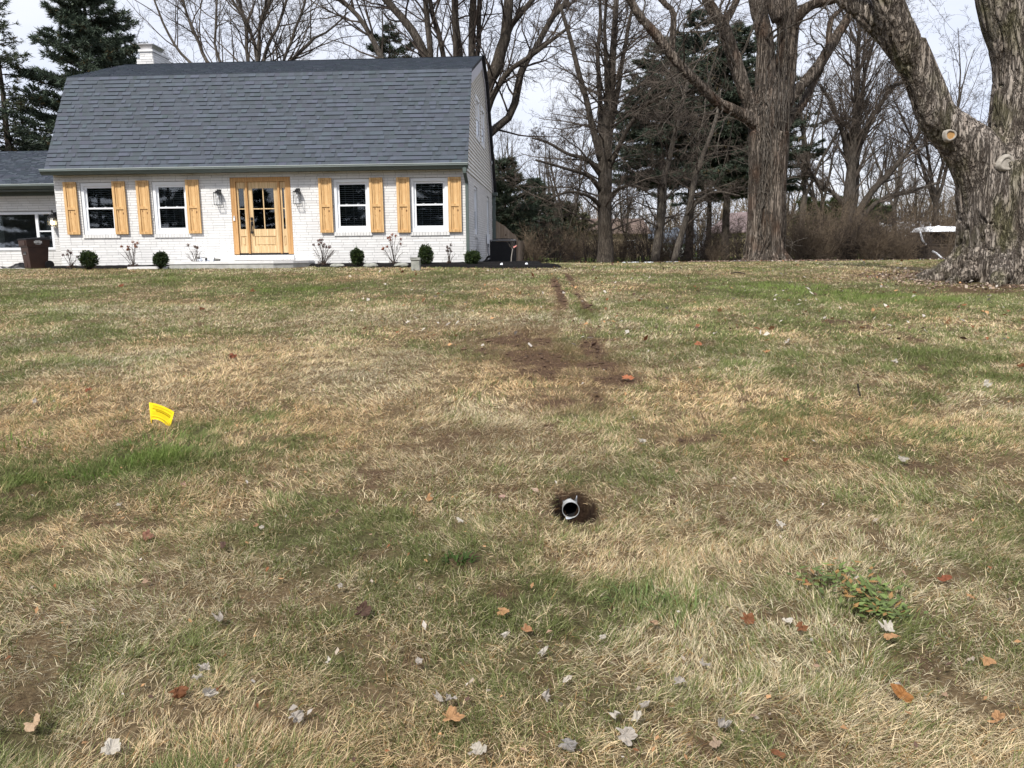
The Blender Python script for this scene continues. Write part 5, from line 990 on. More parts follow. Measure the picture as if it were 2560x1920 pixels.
# ------------------------------------------------------------------ far buildings and yard things
SHW = simple('shed_white', (.55, .57, .58), (.68, .7, .7), 2, .7); GRYR = simple('slate_roof', (.10, .12, .15), (.16, .18, .22), 3, .8); YELW = simple('yellow_stucco', (.40, .33, .20), (.48, .40, .26), 2, .8, bump=.2); REDR = simple('red_metal_roof', (.15, .105, .10), (.2, .15, .145), 2, .5); BRNW = simple('brown_clapboard', (.10, .07, .06), (.15, .11, .09), 2, .8); TANW = simple('tan_brick', (.22, .17, .12), (.32, .25, .19), 3, .8); WDARK = simple('dark_weathered_wood', (.03, .024, .02), (.07, .055, .045), 4, .9, sc=(6, 6, 1))
def cottage(name, label, px, Y, wid, dep, wh, rh, wallm, roofm, rz, gable='x', cat='house'):
    loc = gp(px, Y); T = thing(name, label, cat, loc, rz); nm = NM(); w, d = wid/2, dep/2
    nm.box(-w, w, -d, d, -.3, wh); 
    if gable == 'y': nm.prism([(-w, wh), (w, wh), (0, wh+rh)], -d, d, 'y')
    else: nm.prism([(-d, wh), (d, wh), (0, wh+rh)], -w, w, 'x')
    nm.build('wall', wallm, T); nm = NM(); o = .35; t = .12
    if gable == 'y': s = rh/w; nm.prism([(-w-o, wh-o*s+.02), (0, wh+rh+.02), (w+o, wh-o*s+.02), (w+o, wh-o*s+t), (0, wh+rh+t+.05), (-w-o, wh-o*s+t)], -d-o, d+o, 'y')
    else: s = rh/d; nm.prism([(-d-o, wh-o*s+.02), (0, wh+rh+.02), (d+o, wh-o*s+.02), (d+o, wh-o*s+t), (0, wh+rh+t+.05), (-d-o, wh-o*s+t)], -w-o, w+o, 'x')
    nm.build('roof', roofm, T); return T
def cwin(T, x0, x1, z0, z1, y, frame=TRIMW, shut=False):
    nm = NM(); ring(nm, lambda v: v+np.array([0, y, 0]), x0, x1, z0, z1, .07, -.05, .02); f = nm.build('window', frame, T); nm = NM(); nm.box(x0+.07, x1-.07, y-.02, y+.01, z0+.07, z1-.07); nm.build('pane', GLASS, f); nm = NM(); nm.box(x0+.06, x1-.06, y-.012, y-.004, z0+.06, z1-.06); nm.build('dark_backing', DARKIN, f)  # dark sheet at each pane, painted in for the unlit room behind
    if shut: nm = NM(); nm.box(x0-.5, x0-.03, y-.04, y-.004, z0, z1); nm.build('shutter', frame, T)
h1 = cottage('brown_house', 'low brown house with a tan gable end far behind, left of the bare oak', 1515, 84, 7, 7, 2.4, 1.4, TANW, BRNW, .1, 'x'); cwin(h1, -1.6, -.6, .5, 1.7, -3.5); cwin(h1, 1.2, 2.2, .8, 1.7, -3.5)
h2 = cottage('white_shed', 'small white shed with a slate-blue roof between the tree trunks', 1688, 82, 3.3, 3.4, 1.4, .85, SHW, GRYR, -.25, 'x', 'shed'); 
nm = NM(); nm.box(.3, .9, -1.74, -1.705, -.2, 1.15); nm.build('door', TRIMW, h2)
h3 = cottage('yellow_cottage', 'yellow cottage with a dusty red roof just left of the great maple trunk', 1886, 74, 5.3, 6.6, 2.3, 1.65, YELW, REDR, .42, 'y', 'cottage'); cwin(h3, -.7, .4, .7, 1.8, -3.3, TRIMW, True); nm = NM(); nm.box(-2.68, -2.5, -3.38, -3.305, -.2, 2.1); nm.build('downpipe', TRIMW, h3)
h4 = cottage('small_house', 'little beige house with snow on its roof behind the thicket, left of the shelter', 2254, 62, 3.4, 3, 1.7, .8, YELW, SNOW, .1, 'x'); cwin(h4, -.4, .5, .5, 1.2, -1.5)
h5 = cottage('grey_barn', 'long grey building far off behind the pine trunks', 1610, 105, 12, 6, 2.2, 1.2, TANW, GRYR, 0, 'x', 'barn'); cwin(h5, -4, -3, .6, 1.5, -3)
# white rail fence
p = gp(1762, 61); T = thing('rail_fence', 'white rail fence in front of the far yard, left of the yellow cottage', 'fence', p); nm = NM()
for x in np.arange(-1., 1.1, .65): nm.box(x-.05, x+.05, -.05, .05, -.2, .62)
nm.build('post', TRIMW, T); nm = NM()
for z in (.1, .3, .5): nm.box(-1, 1, -.075, -.052, z-.045, z+.045)
nm.build('rail', TRIMW, T)
# thin wire fence along the brush
p = gp(1470, 35.2); T = thing('wire_fence', 'thin wire fence with slim posts along the brush left of the bare oak', 'fence', p); nm = NM()
for x in np.arange(-2.4, 2.5, .6): nm.tube([(x, 0, -.1), (x, 0, .5)], .011, 5)
nm.build('post', BLACKM, T); nm = NM()
for z in (.15, .32, .48): nm.tube([(-2.4, -.012, z), (0, -.012, z-.01), (2.4, -.012, z)], .004, 4)
nm.build('wire', BLACKM, T)
# snowy open shelter
p = gp(2349, 40); dz_ = p[2]; T = thing('open_shelter', 'dark open wooden shelter with a snow-covered flat roof beside the huge maple', 'shelter', p, .05); f = lambda py: at(2349, py, 40)[2]-dz_
zr0, zr1, zb = f(580), f(566), f(613); nm = NM(); nm.box(-1.15, 1.0, -.9, .9, zb-.9, zb); nm.box(-1.2, 1.05, -.95, .95, zb+.002, zb+.06); nm.build('platform', WDARK, T)
nm = NM(); nm.box(-1.15, 1.05, -1.05, 1.05, zr0-.06, zr0); nm.build('roof', WDARK, T); nu, nv = 40, 12; U_, V_ = np.meshgrid(np.linspace(-1.1, 1.0, nu), np.linspace(-1.0, 1.0, nv)); e = np.minimum(1, np.minimum((1.0-np.abs(V_))*5, np.minimum(U_+1.1, 1.0-U_)*5)); Z_ = zr0+.004+e*(zr1-zr0)*(.45+.75*fbm(U_*3, V_*3, o=3, s=3))
I = (np.arange(nv-1)[:, None]*nu+np.arange(nu-1)).ravel(); nm = NM(); nm.add(np.stack([U_, V_, Z_], -1).reshape(-1, 3), np.stack([I, I+1, I+1+nu, I+nu], 1)); nm.build('snow_cover', SNOW, T, smooth=True)
for x, y in ((-1.05, -.85), (.95, -.85), (-.05, -.85), (-1.05, .85), (.95, .85), (.45, .85), (-.5, .85)): nm = NM(); nm.box(x-.04, x+.04, y-.04, y+.04, zb+.062, zr0-.062); nm.build('post', WDARK, T)
nm = NM(); 
for k in range(12): nm.tube([(-.4+.11*k, -.3, zb+.06), (-.45+.12*k+.05*math.sin(k*3), -.3, zr0-.1)], .025, 5)
nm.build('screen_stick', WDARK, T)
rng = np.random.default_rng(12)
for i, (pts, lb) in enumerate([([(2292, 571), (2300, 580), (2306, 600), (2315, 612)], 'pale snowy branch leaning on the left side of the shelter'), ([(2331, 628), (2342, 634), (2352, 643), (2361, 649)], 'white snow-lined branch slanting down below the shelter'), ([(2338, 651), (2360, 652), (2386, 652)], 'white snow-lined log lying on the ground below the shelter')]):
    P = smooth_path(np.array([at(x, y, 38.6) for x, y in pts]), 10); loc = P[0]; nm = NM(); nm.tube(P-loc, .045, 6); o = nm.build('fallen_branch', SNOW, loc=None); o.location = loc; tag(o, lb, 'branch', 'branches by the shelter')
# snow patches
rng = np.random.default_rng(15); nm = NM()
for px, py, w, Y in ((1588,664,26,31.5),(1622,664,34,31.8),(1672,663,22,32),(1732,661,30,32),(1770,659,22,32),(1806,656,20,31),(1842,660,26,28.5),(1862,659,20,28.6),(1829,648,12,30),(1893,653,9,28.2),(2000,660,26,30.5),(2020,663,18,30.3),(1690,664,16,31.6),(1560,664,14,31.8),(2095,650,12,38),(2150,648,16,40),(2180,641,14,41),(2130,640,12,41),(2250,648,14,37),(2310,649,26,36.6),(2060,640,14,39),(2200,650,22,38),(2160,632,10,42),(2225,637,12,42),(1900,597,6,40)):
    p = at(px, py, Y); R_ = w/2/F*Y; n = 22; a = np.linspace(0, 2*math.pi, n, endpoint=False); z0 = float(gz(p[0], p[1]))
    if w == 6: continue
    rr_ = R_*(.7+.6*fbm(np.cos(a)*1.3+px, np.sin(a)*1.3, o=3, s=2)); v = [(p[0], p[1], z0+.07)]
    for q_, hq in ((.6, .055), (1., -.01)): v += [(p[0]+math.cos(a_)*r_*q_, p[1]+math.sin(a_)*r_*q_*1.6, float(gz(p[0]+math.cos(a_)*r_*q_, p[1]+math.sin(a_)*r_*q_*1.6))+hq+(.015*rng.random() if hq > 0 else 0)) for a_, r_ in zip(a, rr_)]
    nm.add(v, [(0, 1+i, 1+(i+1) % n, 1+(i+1) % n) for i in range(0)] or [(1+i, 1+(i+1) % n, 1+n+(i+1) % n, 1+n+i) for i in range(n)]); b0 = nm.n-len(v)
    nm.f.append(np.array([(b0, b0+1+i, b0+1+(i+1) % n) for i in range(n)]))
tag(nm.build('snow_patches', SNOW, smooth=True), 'thin leftover snow patches along the lawn edge and in the brush', 'snow', kind='stuff')
# ------------------------------------------------------------------ grass
rng = np.random.default_rng(100); nm = NM()
def band(y0, y1, dens, wid, hgt_, seg2, dl=0):
    hx = lambda y: y*.685+.9; A_ = (hx(y0)+hx(y1))*(y1-y0); N = int(A_*dens); y = rng.uniform(y0, y1, N); x = rng.uniform(-1, 1, N)*hx(y1); k = np.abs(x) < hx(y); x, y = x[k], y[k]
    ex_ = (1-(np.abs(x) > 999)); a = (x-HO[0])*EX[0]+(y-HO[1])*EX[1]; b = (x-HO[0])*EY[0]+(y-HO[1])*EY[1]
    bedm = inpoly(a, b, bed) | ((a > -21) & (a < 1.0) & (b > -.02)) | ((a > -9.5) & (a < -4.5) & (b > -1.15)); keep = ~bedm & (y < edge_y(x)+.2*rng.normal(0, 1, len(x))) & ~((a < -12) & (b > 1.4)) & (((x-HX)/HRX)**2+((y-HY)/HRY)**2 > .92) & (((x-.72)/.085)**2+((y-6.73)/.1)**2 > 1.)
    cm = at(1915, 650, YM); keep &= ((x-cm[0])/1.5)**2+((y-cm[1])/1.6)**2 > 1; cr_ = at(2525, 700, YR); keep &= ((x-cr_[0])/2.1)**2+((y-cr_[1])/1.75)**2 > 1
    mdv = Mf(x, y); keep &= rng.random(len(x)) > sm(mdv, .25, .75)*.8; clump = fbm(x*5.5, y*5.5, o=3, s=41); tuft_ = fbm(x*15+3, y*15, o=2, s=47); keep &= rng.random(len(x)) < (.34+1.4*sm(clump, .28, .6))*(.42+1.2*sm(tuft_, .33, .6))
    x, y, clump, mdv, tuft_ = x[keep], y[keep], clump[keep], mdv[keep], tuft_[keep]; N = len(x); G = Gf(x, y); z = ghole(x, y)+(1-sm(y, 20, 30))*.035*(fbm(x*6, y*6, o=3, s=31)-.55)
    fine = fbm(x*11, y*11, o=2, s=44)-.5; pg = 1/(1+np.exp(-(G*3.0+fine*4.6-.75))); pg = pg*.86+.06; green = rng.random(N) < pg
    lushm = sm(G, .7, 1.5)
    h = hgt_*rng.uniform(.5, 1.2, N)*(.35+.75*clump+.5*tuft_)*(1+.45*lushm*green)*(1-.45*sm(mdv, .1, .5)); flow = 2*math.pi*fbm(x*.9, y*.9, o=2, s=51)*1.6+.6*fbm(x*7, y*7, o=1, s=52)*math.pi
    az = np.where(rng.random(N) < .55, flow+rng.normal(0, .55, N), rng.random(N)*2*math.pi); lean = np.radians(np.where(green, rng.normal(45, 17, N), rng.normal(67, 15, N)))
    lean = np.clip(lean+dl, .05, 1.48); d0 = np.stack([np.cos(az)*np.sin(lean*.85), np.sin(az)*np.sin(lean*.85), np.cos(lean*.85)], 1); l2 = np.minimum(lean*1.12+rng.normal(0, .12, N), 1.65); d1 = np.stack([np.cos(az)*np.sin(l2), np.sin(az)*np.sin(l2), np.cos(l2)], 1)
    w = wid*rng.uniform(.6, 1.35, N)*np.where(green, 1.05, .92); tw = az+math.pi/2+rng.normal(0, .8, N); sd_ = np.stack([np.cos(tw), np.sin(tw), rng.normal(0, .3, N)], 1)*w[:, None]/2
    p0 = np.stack([x, y, z-.006], 1); h = h[:, None]; p1 = p0+d0*h*.5; p2 = p1+d1*h*.6
    t = rng.random((N, 1)); straw = np.array([.90, .70, .42])*(1-t)+np.array([.82, .71, .50])*t; straw = straw*rng.uniform(.38, 1.14, (N, 1)); or_ = (rng.random((N, 1)) < .13); straw = np.where(or_, np.array([.40, .24, .10])*rng.uniform(.6, 1.1, (N, 1)), straw)
    warm = (fbm(x*.7+5, y*.7, o=2, s=58)-.5)[:, None]; straw = straw*(1+warm*np.array([.25, .0, -.25])); t2 = rng.random((N, 1)); grn = np.array([.10, .13, .035])*(1-t2)+np.array([.27, .30, .12])*t2; L_ = lushm[:, None]; grn = grn*(1-.6*L_)+np.array([.17, .25, .05])*(.55+.9*t2)*.6*L_
    col = np.where(green[:, None], grn, straw); md = np.clip(sm(mdv, .15, .5)*.6+.62*sm(field(SOFT, x, y)+.5*(fbm(x*2.3, y*2.3, o=3, s=66)-.5), .1, .9)-.3*sm(field(PALE, x, y), .3, .8), 0, .8)[:, None]; col = col*(1-md)+np.array([.24, .155, .09])*rng.uniform(.6, 1.3, (N, 1))*md
    patchy = (.86+.3*fbm(x*1.7, y*1.7, o=3, s=61))[:, None]; col = col*patchy
    if seg2:
        V = np.stack([p0-sd_, p0+sd_, p1+sd_*.8, p1-sd_*.8, p2], 1).reshape(-1, 3); c5 = np.stack([col*.85, col*.85, col, col, col*1.08], 1).reshape(-1, 3); i = np.arange(N)[:, None]*5  # blade bases darker: shade among the blades painted into the colour; tips paler
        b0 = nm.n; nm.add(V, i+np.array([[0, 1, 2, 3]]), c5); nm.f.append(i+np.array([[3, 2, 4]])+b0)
    else:
        V = np.stack([p0-sd_, p0+sd_, (p1+p2)/2], 1).reshape(-1, 3); nm.add(V, np.arange(N*3).reshape(-1, 3), np.stack([col*.9, col*.9, col*1.05], 1).reshape(-1, 3))  # far blades carry the same painted shade at the base
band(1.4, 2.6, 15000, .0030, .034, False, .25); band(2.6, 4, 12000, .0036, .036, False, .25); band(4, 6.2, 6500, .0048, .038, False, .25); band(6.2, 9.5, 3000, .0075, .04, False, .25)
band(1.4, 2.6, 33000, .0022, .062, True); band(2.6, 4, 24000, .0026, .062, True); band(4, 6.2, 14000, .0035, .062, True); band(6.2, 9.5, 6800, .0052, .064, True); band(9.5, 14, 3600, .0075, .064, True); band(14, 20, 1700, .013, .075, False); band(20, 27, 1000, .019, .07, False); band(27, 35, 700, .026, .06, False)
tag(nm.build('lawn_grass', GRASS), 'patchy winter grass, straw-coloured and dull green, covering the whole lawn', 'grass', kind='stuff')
# coarse green tufts, weeds
def tuft(label, px, py, n, h, w, spread, seed, colr=(.16, .26, .06), name='grass_tuft'):
    p = ground(px*K, py*K); z = float(gz(p[0], p[1])); rng = np.random.default_rng(seed); T = NM(); a = rng.random(n)*6.283; r = rng.random(n)**.5*spread; b = np.stack([np.cos(a)*r, np.sin(a)*r*.8, np.zeros(n)], 1); az = a+rng.normal(0, .6, n); le = np.radians(rng.uniform(12, 68, n)); hh = h*rng.uniform(.5, 1.2, n)
    d = np.stack([np.cos(az)*np.sin(le), np.sin(az)*np.sin(le), np.cos(le)], 1); s_ = np.stack([-np.sin(az), np.cos(az), np.zeros(n)], 1)*w/2; m1 = b+d*hh[:, None]*.55; m2 = m1+nrm(d+[0, 0, -.7])*hh[:, None]*.5; V = np.stack([b-s_, b+s_, m1+s_, m1-s_, m2], 1).reshape(-1, 3); i = np.arange(n)[:, None]*5
    col = np.repeat(np.array(colr)*rng.uniform(.6, 1.4, (n, 1)), 5, 0); T.add(V, i+np.array([[0, 1, 2, 3]]), col); T.f.append(i+np.array([[3, 2, 4]])); o = T.build(name, GRASS); o.location = (p[0], p[1], z); tag(o, label, 'grass tuft', 'coarse green grass tufts')
tuft('coarse bright green grass tuft right of the drain pipe, in the lower middle', 1378, 1300, 45, .10, .006, .12, 1, (.15, .21, .07)); tuft('coarse green grass tuft just right of the lower middle tuft', 1475, 1330, 30, .10, .006, .12, 2, (.15, .21, .07)); tuft('lush green grass tuft left of the yellow flag, on the green patch', 215, 1020, 110, .10, .005, .24, 3, (.15, .24, .05)); tuft('lush green grass tuft directly below the yellow flag', 350, 965, 110, .10, .005, .3, 4, (.14, .22, .05)); tuft('lush green grass tuft at the left picture edge', 50, 960, 80, .10, .005, .25, 5, (.15, .23, .05)); tuft('small dark green tuft below the brown bare patch in the middle', 990, 1215, 40, .07, .009, .06, 6, (.05, .09, .02))
rng = np.random.default_rng(200); nm = NM(); n = 300; bx = []
for cx_, cy_, sx_, sy_ in ((1800, 1262, 60, 22), (1870, 1295, 60, 22), (1900, 1330, 50, 18)):
    for k in range(n//3): bx.append(ground((cx_+rng.normal(0, sx_*.6))*K, (cy_+rng.normal(0, sy_*.6))*K))
bx = np.array(bx); n = len(bx); bx[:, 2] = gz(bx[:, 0], bx[:, 1])+.03+.02*rng.random(n); a = rng.random(n)*6.28; d = np.stack([np.cos(a), np.sin(a), rng.normal(.2, .3, n)], 1)*rng.uniform(.012, .03, (n, 1)); s_ = np.stack([-np.sin(a), np.cos(a), rng.normal(0, .3, n)], 1)*.009
V = np.stack([bx-d, bx+s_, bx+d, bx-s_], 1).reshape(-1, 3); col = np.array([.11, .15, .045])*rng.uniform(.5, 1.5, (n, 1)); col = np.where(rng.random((n, 1)) < .2, np.array([.28, .16, .06]), col); nm.add(V, np.arange(n*4).reshape(-1, 4), np.repeat(col, 4, 0)); tag(nm.build('ground_cover_weeds', SHRUBL), 'patch of low broad-leaved weeds with reddish tips in the lower right grass', 'weeds', kind='stuff')
# ------------------------------------------------------------------ fallen leaves
def leaf_outline(kind, rng):
    if kind != 'oval':
        a = np.linspace(-math.pi, math.pi, 41)[:-1]; r = .5+.20*np.abs(np.cos(a*2.5+rng.normal(0, .2)))**1.2+.08*np.sin(a*3+rng.random()*6)+.05*np.sin(a*7+rng.random()*6)+.05*np.sin(a*13+rng.random()*6)+.1*np.cos(a); r = r*np.where(np.abs(a) > 2.7, .55, 1); return np.stack([np.cos(a)*r, np.sin(a)*r*.85], 1)
    a = np.linspace(-math.pi, math.pi, 25)[:-1]; r = .6+.04*np.sin(a*5+rng.random()*6); return np.stack([np.cos(a)*r, np.sin(a)*r*(.5 if kind == 'oval' else .75)], 1)
def leafmesh(kind, curl, size, col, rng):
    o = leaf_outline(kind, rng); rings = [.0, .35, .7, 1.]; V = []; n = len(o)
    for q in rings[1:]: V.append(np.concatenate([o*q, np.zeros((n, 1))], 1))
    V = np.concatenate([np.zeros((1, 3))]+V); cx_, cy_ = curl*rng.uniform(.5, 1.2), curl*rng.uniform(.3, 1.3)*rng.choice([-1, 1])
    x, y = V[:, 0].copy(), V[:, 1].copy(); R_ = 1/(abs(cy_)*3.4+.05); V[:, 1] = np.sin(y/R_)*R_; V[:, 2] = (1-np.cos(y/R_))*R_*np.sign(cy_)*1.0+cx_*.5*x*x+.35*(fbm(x*3.2+size*999+len(col), y*3.2+rng.random()*50, o=3, s=7)-.5)*(.8+curl*2.2)+.03*np.abs(y); V *= size
    f3 = [(0, 1+i, 1+(i+1) % n) for i in range(n)]; f4 = [(1+k*n+i, 1+(k+1)*n+i, 1+(k+1)*n+(i+1) % n, 1+k*n+(i+1) % n) for k in range(2) for i in range(n)]
    c = np.array(col)[None]*(.85+.3*rng.random((len(V), 1))); c = c*np.where(np.abs(y)[:, None] < .03, .75, 1); nm = NM(); nm.add(V, f4, c); nm.f.append(np.array(f3)); return nm
TAN = (.42, .24, .12); BRN = (.20, .085, .04); RED = (.24, .085, .045); GRY = (.43, .39, .35); PAL = (.52, .48, .42); ORG = (.36, .17, .06); DRK = (.10, .06, .045)
LV = [(975,1572,'lobed',.062,TAN,.25,'large tan lobed leaf near the bottom middle edge'),(1084,1338,'lobed',.045,TAN,.3,'tan folded leaf left of the lower middle green tuft'),(1137,1380,'lobed',.045,(.38,.2,.1),.3,'tan-brown leaf just below right of the folded tan leaf'),(1412,1363,'oval',.05,(.40,.27,.17),.3,'dull tan leaf in the lower middle, right of the green tufts'),(1612,1355,'lobed',.052,BRN,.3,'dark brown leaf in the lower right middle'),
 (2040,1267,'oval',.055,RED,.35,'shiny reddish oval leaf standing up at the lower right'),(1912,1374,'round',.055,PAL,.5,'cream leaf with a tan lower half at the lower right'),(1922,1392,'lobed',.05,TAN,.3,'tan leaf tucked under the cream leaf at the lower right'),(1700,1362,'round',.036,PAL,.9,'curled cream leaf beside a brown one, lower right of the middle'),(1728,1376,'lobed',.042,BRN,.4,'brown leaf touching the curled cream leaf'),
 (1945,1522,'oval',.075,ORG,.6,'long orange-brown curved leaf at the bottom right'),(1935,1505,'round',.03,PAL,.9,'small white scrap on the orange-brown curved leaf'),(2130,1445,'lobed',.045,TAN,.3,'tan leaf near the right edge at the bottom'),(385,1518,'lobed',.055,BRN,.5,'dark brown leaf left of the pale leaf at the bottom left'),(450,1524,'lobed',.05,PAL,.6,'pale cream leaf lying on brown leaves at the bottom left'),(475,1508,'oval',.04,BRN,.4,'small brown leaf behind the pale cream leaf, bottom left'),
 (782,1340,'lobed',.06,DRK,.6,'dark crumpled brown leaf in the lower left middle'),(485,1195,'oval',.06,DRK,.5,'dark folded leaf in the grass at the left middle'),(318,1170,'round',.06,(.26,.13,.09),.35,'reddish-brown round leaf at the left middle'),(1353,824,'lobed',.10,(.42,.16,.08),.2,'large orange-red five-pointed leaf right of the muddy track'),(1507,751,'lobed',.085,(.38,.15,.08),.3,'reddish leaf in the green right part of the lawn'),
 (435,670,'lobed',.10,RED,.5,'rust leaf upright in the lawn below the door side'),(190,850,'lobed',.07,RED,.4,'rust-red leaf left of the yellow flag'),(500,776,'lobed',.09,RED,.4,'rust leaf in the middle left distance'),(545,633,'lobed',.10,BRN,.5,'dark brown leaf in front of the doorstep'),(262,620,'lobed',.12,RED,.6,'small rust leaf standing upright near the left bushes'),(1695,1005,'oval',.045,RED,.6,'narrow red-brown leaf upright right of the middle'),(2205,800,'lobed',.07,BRN,.5,'brown leaf at the right picture edge'),(1655,768,'lobed',.07,TAN,.4,'tan leaf on the green right part of the lawn'),
 (475,1356,'lobed',.05,GRY,.8,'grey curled leaf in the lower left'),(440,1468,'round',.036,GRY,.8,'grey curled leaf, upper of the pair at the lower left'),(428,1490,'round',.036,PAL,.8,'pale curled leaf, lower of the pair at the lower left'),(640,1575,'lobed',.045,GRY,.9,'grey crumpled leaf at the bottom, left of the middle'),(945,1530,'round',.038,GRY,.9,'grey curled leaf, left of the pair above the large tan leaf'),(970,1536,'round',.038,GRY,.9,'grey curled leaf, right of the pair above the large tan leaf'),(1090,1396,'round',.03,PAL,.9,'small white curled leaf below the tan leaves, lower middle'),
 (1300,1399,'round',.026,PAL,.9,'tiny white curled leaf right of the lower middle'),(1172,1432,'round',.036,PAL,.8,'white leaf on a tan one in the lower middle'),(1350,1612,'lobed',.055,GRY,.5,'broad grey leaf at the bottom, right of the middle'),(1375,1578,'round',.04,PAL,.8,'pale curled leaf above the broad grey leaf'),(1390,1546,'round',.034,GRY,.8,'grey curled leaf at the top of the pale cluster, bottom right of the middle'),(1330,1570,'oval',.045,PAL,.8,'long pale curled leaf left in the pale cluster'),(1560,1597,'lobed',.055,GRY,.8,'grey crumpled leaf at the bottom, left of the orange curved one'),
 (1465,1497,'round',.036,GRY,.8,'grey leaf in the lower right middle'),(1520,1455,'round',.036,GRY,.9,'curled grey leaf above the grey leaf, lower right middle'),(1685,1152,'round',.044,PAL,.9,'white curled leaf right of the drain pipe'),(1948,1004,'lobed',.065,PAL,.8,'pale leaf in the right half, level with the green patch'),(2130,840,'lobed',.07,PAL,.7,'pale curled leaf near the right edge of the lawn'),(1386,966,'round',.045,PAL,.7,'pale leaf above right of the drain pipe'),(1700,745,'lobed',.075,PAL,.6,'pale leaf on the green lawn, left of two others'),(1930,790,'round',.06,PAL,.7,'pale leaf at mid right of the lawn'),
 (75,1585,'lobed',.06,(.46,.33,.22),.3,'large pale tan leaf at the bottom left corner'),(240,1645,'lobed',.055,PAL,.5,'pale leaf cut by the bottom edge at the left'),(1680,1652,'oval',.045,BRN,.3,'brown leaf cut by the bottom edge at the right'),(1085,1086,'oval',.045,(.45,.3,.24),.3,'pinkish-tan leaf left of the drain pipe'),(1155,1072,'oval',.05,(.46,.34,.26),.3,'pinkish-tan leaf just left of the hole'),(925,1090,'round',.045,TAN,.4,'small tan leaf midway between flag and pipe'),(258,1104,'round',.034,PAL,.8,'small pale leaf at the left middle'),(75,876,'round',.06,GRY,.7,'grey leaf left of the rust-red leaf'),
 (1545,1633,'round',.036,(.36,.27,.2),.6,'dull leaf near the bottom edge, right of the middle'),(1225,1632,'lobed',.055,(.30,.28,.27),.6,'dark grey leaf near the bottom edge in the middle'),(1180,1530,'round',.034,GRY,.8,'grey leaf in the bottom middle, right of the large tan leaf'),(1030,1650,'round',.045,PAL,.8,'pale curled leaf cut by the bottom edge in the middle'),(2095,1308,'lobed',.045,TAN,.3,'tan leaf at the right edge, lower part'),(905,1455,'round',.03,GRY,.8,'small grey leaf in the lower middle left'),(710,1452,'round',.03,PAL,.7,'small pale leaf in the lower left middle'),(735,1284,'round',.03,GRY,.8,'small grey leaf left of the dark crumpled leaf'),(555,1150,'oval',.045,(.3,.17,.1),.4,'brown leaf paired with a white one at the left middle'),(566,1156,'round',.028,PAL,.9,'tiny white leaf paired with the brown one'),(992,1137,'round',.038,PAL,.6,'pale leaf left below the drain pipe'),(1225,1490,'oval',.04,(.5,.45,.38),.5,'thin cream leaf in the lower middle'),(395,1060,'round',.036,(.36,.24,.18),.5,'pinkish leaf under the lush green patch'),(2150,1575,'lobed',.045,TAN,.4,'tan leaf at the bottom right corner')]
rng = np.random.default_rng(300)
for x, y, kd, sz, colr, curl, lb in LV:
    p = ground(x*K, y*K); z = float(ghole(p[0], p[1]))+.045; nm = leafmesh(kd, curl*1.15, sz*.86, tuple(c_*.88 for c_ in colr), rng); o = nm.build('fallen_leaf', LEAFM, smooth=False); o.location = (p[0], p[1], z-.012+.012*curl); up_ = rng.uniform(.25, .75); o.rotation_euler = (up_+rng.normal(0, .12), rng.normal(0, .3), rng.uniform(-1.2, 1.2)); tag(o, lb, 'leaf', 'fallen leaves on the lawn')
# small anonymous scraps of leaf, and the litter under the big trees and along the brush
nm = NM()
def scraps(x, y, s0, s1, pal, lift=.02):
    n = len(x); z = gz(x, y)+lift+.03*rng.random(n); a = rng.random(n)*6.283; s = rng.uniform(s0, s1, n)[:, None]; d = np.stack([np.cos(a), np.sin(a), rng.normal(0, .45, n)], 1)*s; e = np.stack([-np.sin(a), np.cos(a), rng.normal(0, .45, n)], 1)*s*.65; c = np.stack([x, y, z], 1); f = np.stack([np.zeros(n), np.zeros(n), s[:, 0]*rng.uniform(-.2, .6, n)], 1)
    V = np.stack([c-d, c-e*rng.uniform(.6, 1.1, (n, 1))+f, c+d, c+e+f*.5], 1).reshape(-1, 3); pal = np.array(pal); col = pal[rng.integers(0, len(pal), n)]*rng.uniform(.7, 1.25, (n, 1)); nm.add(V, np.arange(n*4).reshape(-1, 4), np.repeat(col, 4, 0))
y = 1.6+rng.random(900)**1.6*8; x = rng.uniform(-1, 1, 900)*(y*.69+.5); nc = (((x-HX)/.2)**2+((y-HY)/.3)**2 > 1); scraps(x[nc], y[nc], .005, .015, [GRY, TAN, TAN, BRN, (.3, .2, .14), (.36, .3, .24), DRK], .02)
y = rng.uniform(9, 30, 900); x = rng.uniform(-.3, 1, 900)*(y*.69); a = (x-HO[0])*EX[0]+(y-HO[1])*EX[1]; b = (x-HO[0])*EY[0]+(y-HO[1])*EY[1]; k = ~((a < 3) & (b > -2)); scraps(x[k], y[k], .02, .05, [PAL, TAN, BRN, GRY, DRK], .03)
n = 5200; a = rng.random(n)*6.283; r = 1.+np.abs(rng.normal(0, .9, n)); cm = at(1915, 650, YM); scraps(cm[0]+np.cos(a)*r*1.15, cm[1]+np.sin(a)*r, .03, .07, [(.20, .14, .11), (.28, .2, .16), (.12, .08, .06), (.36, .29, .24)], .0)
n = 2600; a = rng.random(n)*6.283; r = 1.55+np.abs(rng.normal(0, .5, n)); cr_ = at(2525, 700, YR); scraps(cr_[0]+np.cos(a)*r*1.25, cr_[1]+np.sin(a)*r, .015, .045, [(.20, .14, .11), (.30, .22, .16), (.12, .08, .06), (.40, .33, .27)], .0)
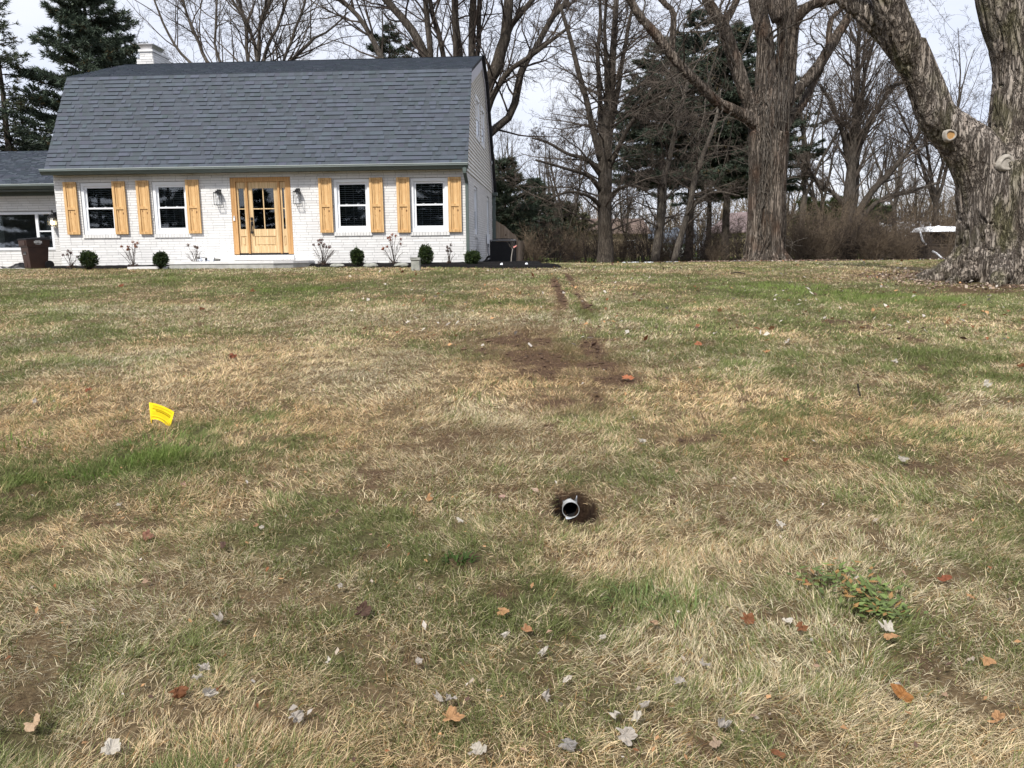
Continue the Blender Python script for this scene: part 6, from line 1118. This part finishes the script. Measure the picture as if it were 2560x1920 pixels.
n = 16000; x = rng.uniform(.5, 30, n); y = edge_y(x)+np.abs(rng.normal(0, 2.6, n))-.3; scraps(x, y, .03, .08, [(.12, .08, .055), (.17, .11, .075), (.07, .05, .04), (.24, .17, .12)], .0)
tag(nm.build('leaf_litter', LEAFM), 'small dead leaf scraps scattered in the grass and under the trees', 'leaf litter', kind='stuff')
# clods of scuffed soil on the bare strip and patches
x = rng.uniform(-4, 5, 60000); y = rng.uniform(3.5, 22, 60000); mv = Mf(x, y); k = (rng.random(60000) < sm(mv, .3, .9)*.5) & (field(MUD, x, y)+field(TRK, x, y)*2 > .2) & (((x-HX)/HRX)**2+((y-HY)/HRY)**2 > 1); x, y = x[k], y[k]; n = len(x); sz = rng.uniform(.25, 1, n)**2*(.012+.0022*y)
oc = np.array([(1,0,0),(0,1,0),(-1,0,0),(0,-1,0),(0,0,1),(0,0,-.6)], float); V = oc[None]*sz[:, None, None]*rng.uniform(.5, 1.3, (n, 6, 1))*np.array([1.2, 1, .75])+np.stack([x, y, gz(x, y)+sz*.3], 1)[:, None]; th_ = rng.random(n)*6.28
fo_ = np.array([(0,1,4),(1,2,4),(2,3,4),(3,0,4),(1,0,5),(2,1,5),(3,2,5),(0,3,5)]); nmc = NM(); nmc.add(V.reshape(-1, 3), (np.arange(n)[:, None, None]*6+fo_[None]).reshape(-1, 3), np.repeat(np.array([.105, .066, .043])*rng.uniform(.55, 1.4, (n, 1)), 6, 0))
tag(nmc.build('soil_clods', LEAFM), 'crumbly brown soil clods on the scuffed strip and bare patches of the lawn', 'soil', kind='stuff')
# sticks lying about
for i, (pts, Y, lb) in enumerate([([(2144, 968), (2146, 985), (2150, 998)], None, 'short dark stick poking up in the grass at the right'), ([(1827, 686), (1845, 684), (1861, 687)], None, 'thin stick lying on the lawn in front of the great maple')]):
    P = []
    for k, (x, y) in enumerate(pts):
        g0 = ground(pts[-1][0], pts[-1][1]) if i == 0 else ground(x, y); P.append(at(x, y, g0[1]) + np.array([0, 0, .03]))
    P = np.array(P); nm = NM(); nm.tube(P-P[0], .008 if i == 0 else .014, 6); o = nm.build('stick', BARK_D); o.location = P[0]; tag(o, lb, 'stick')
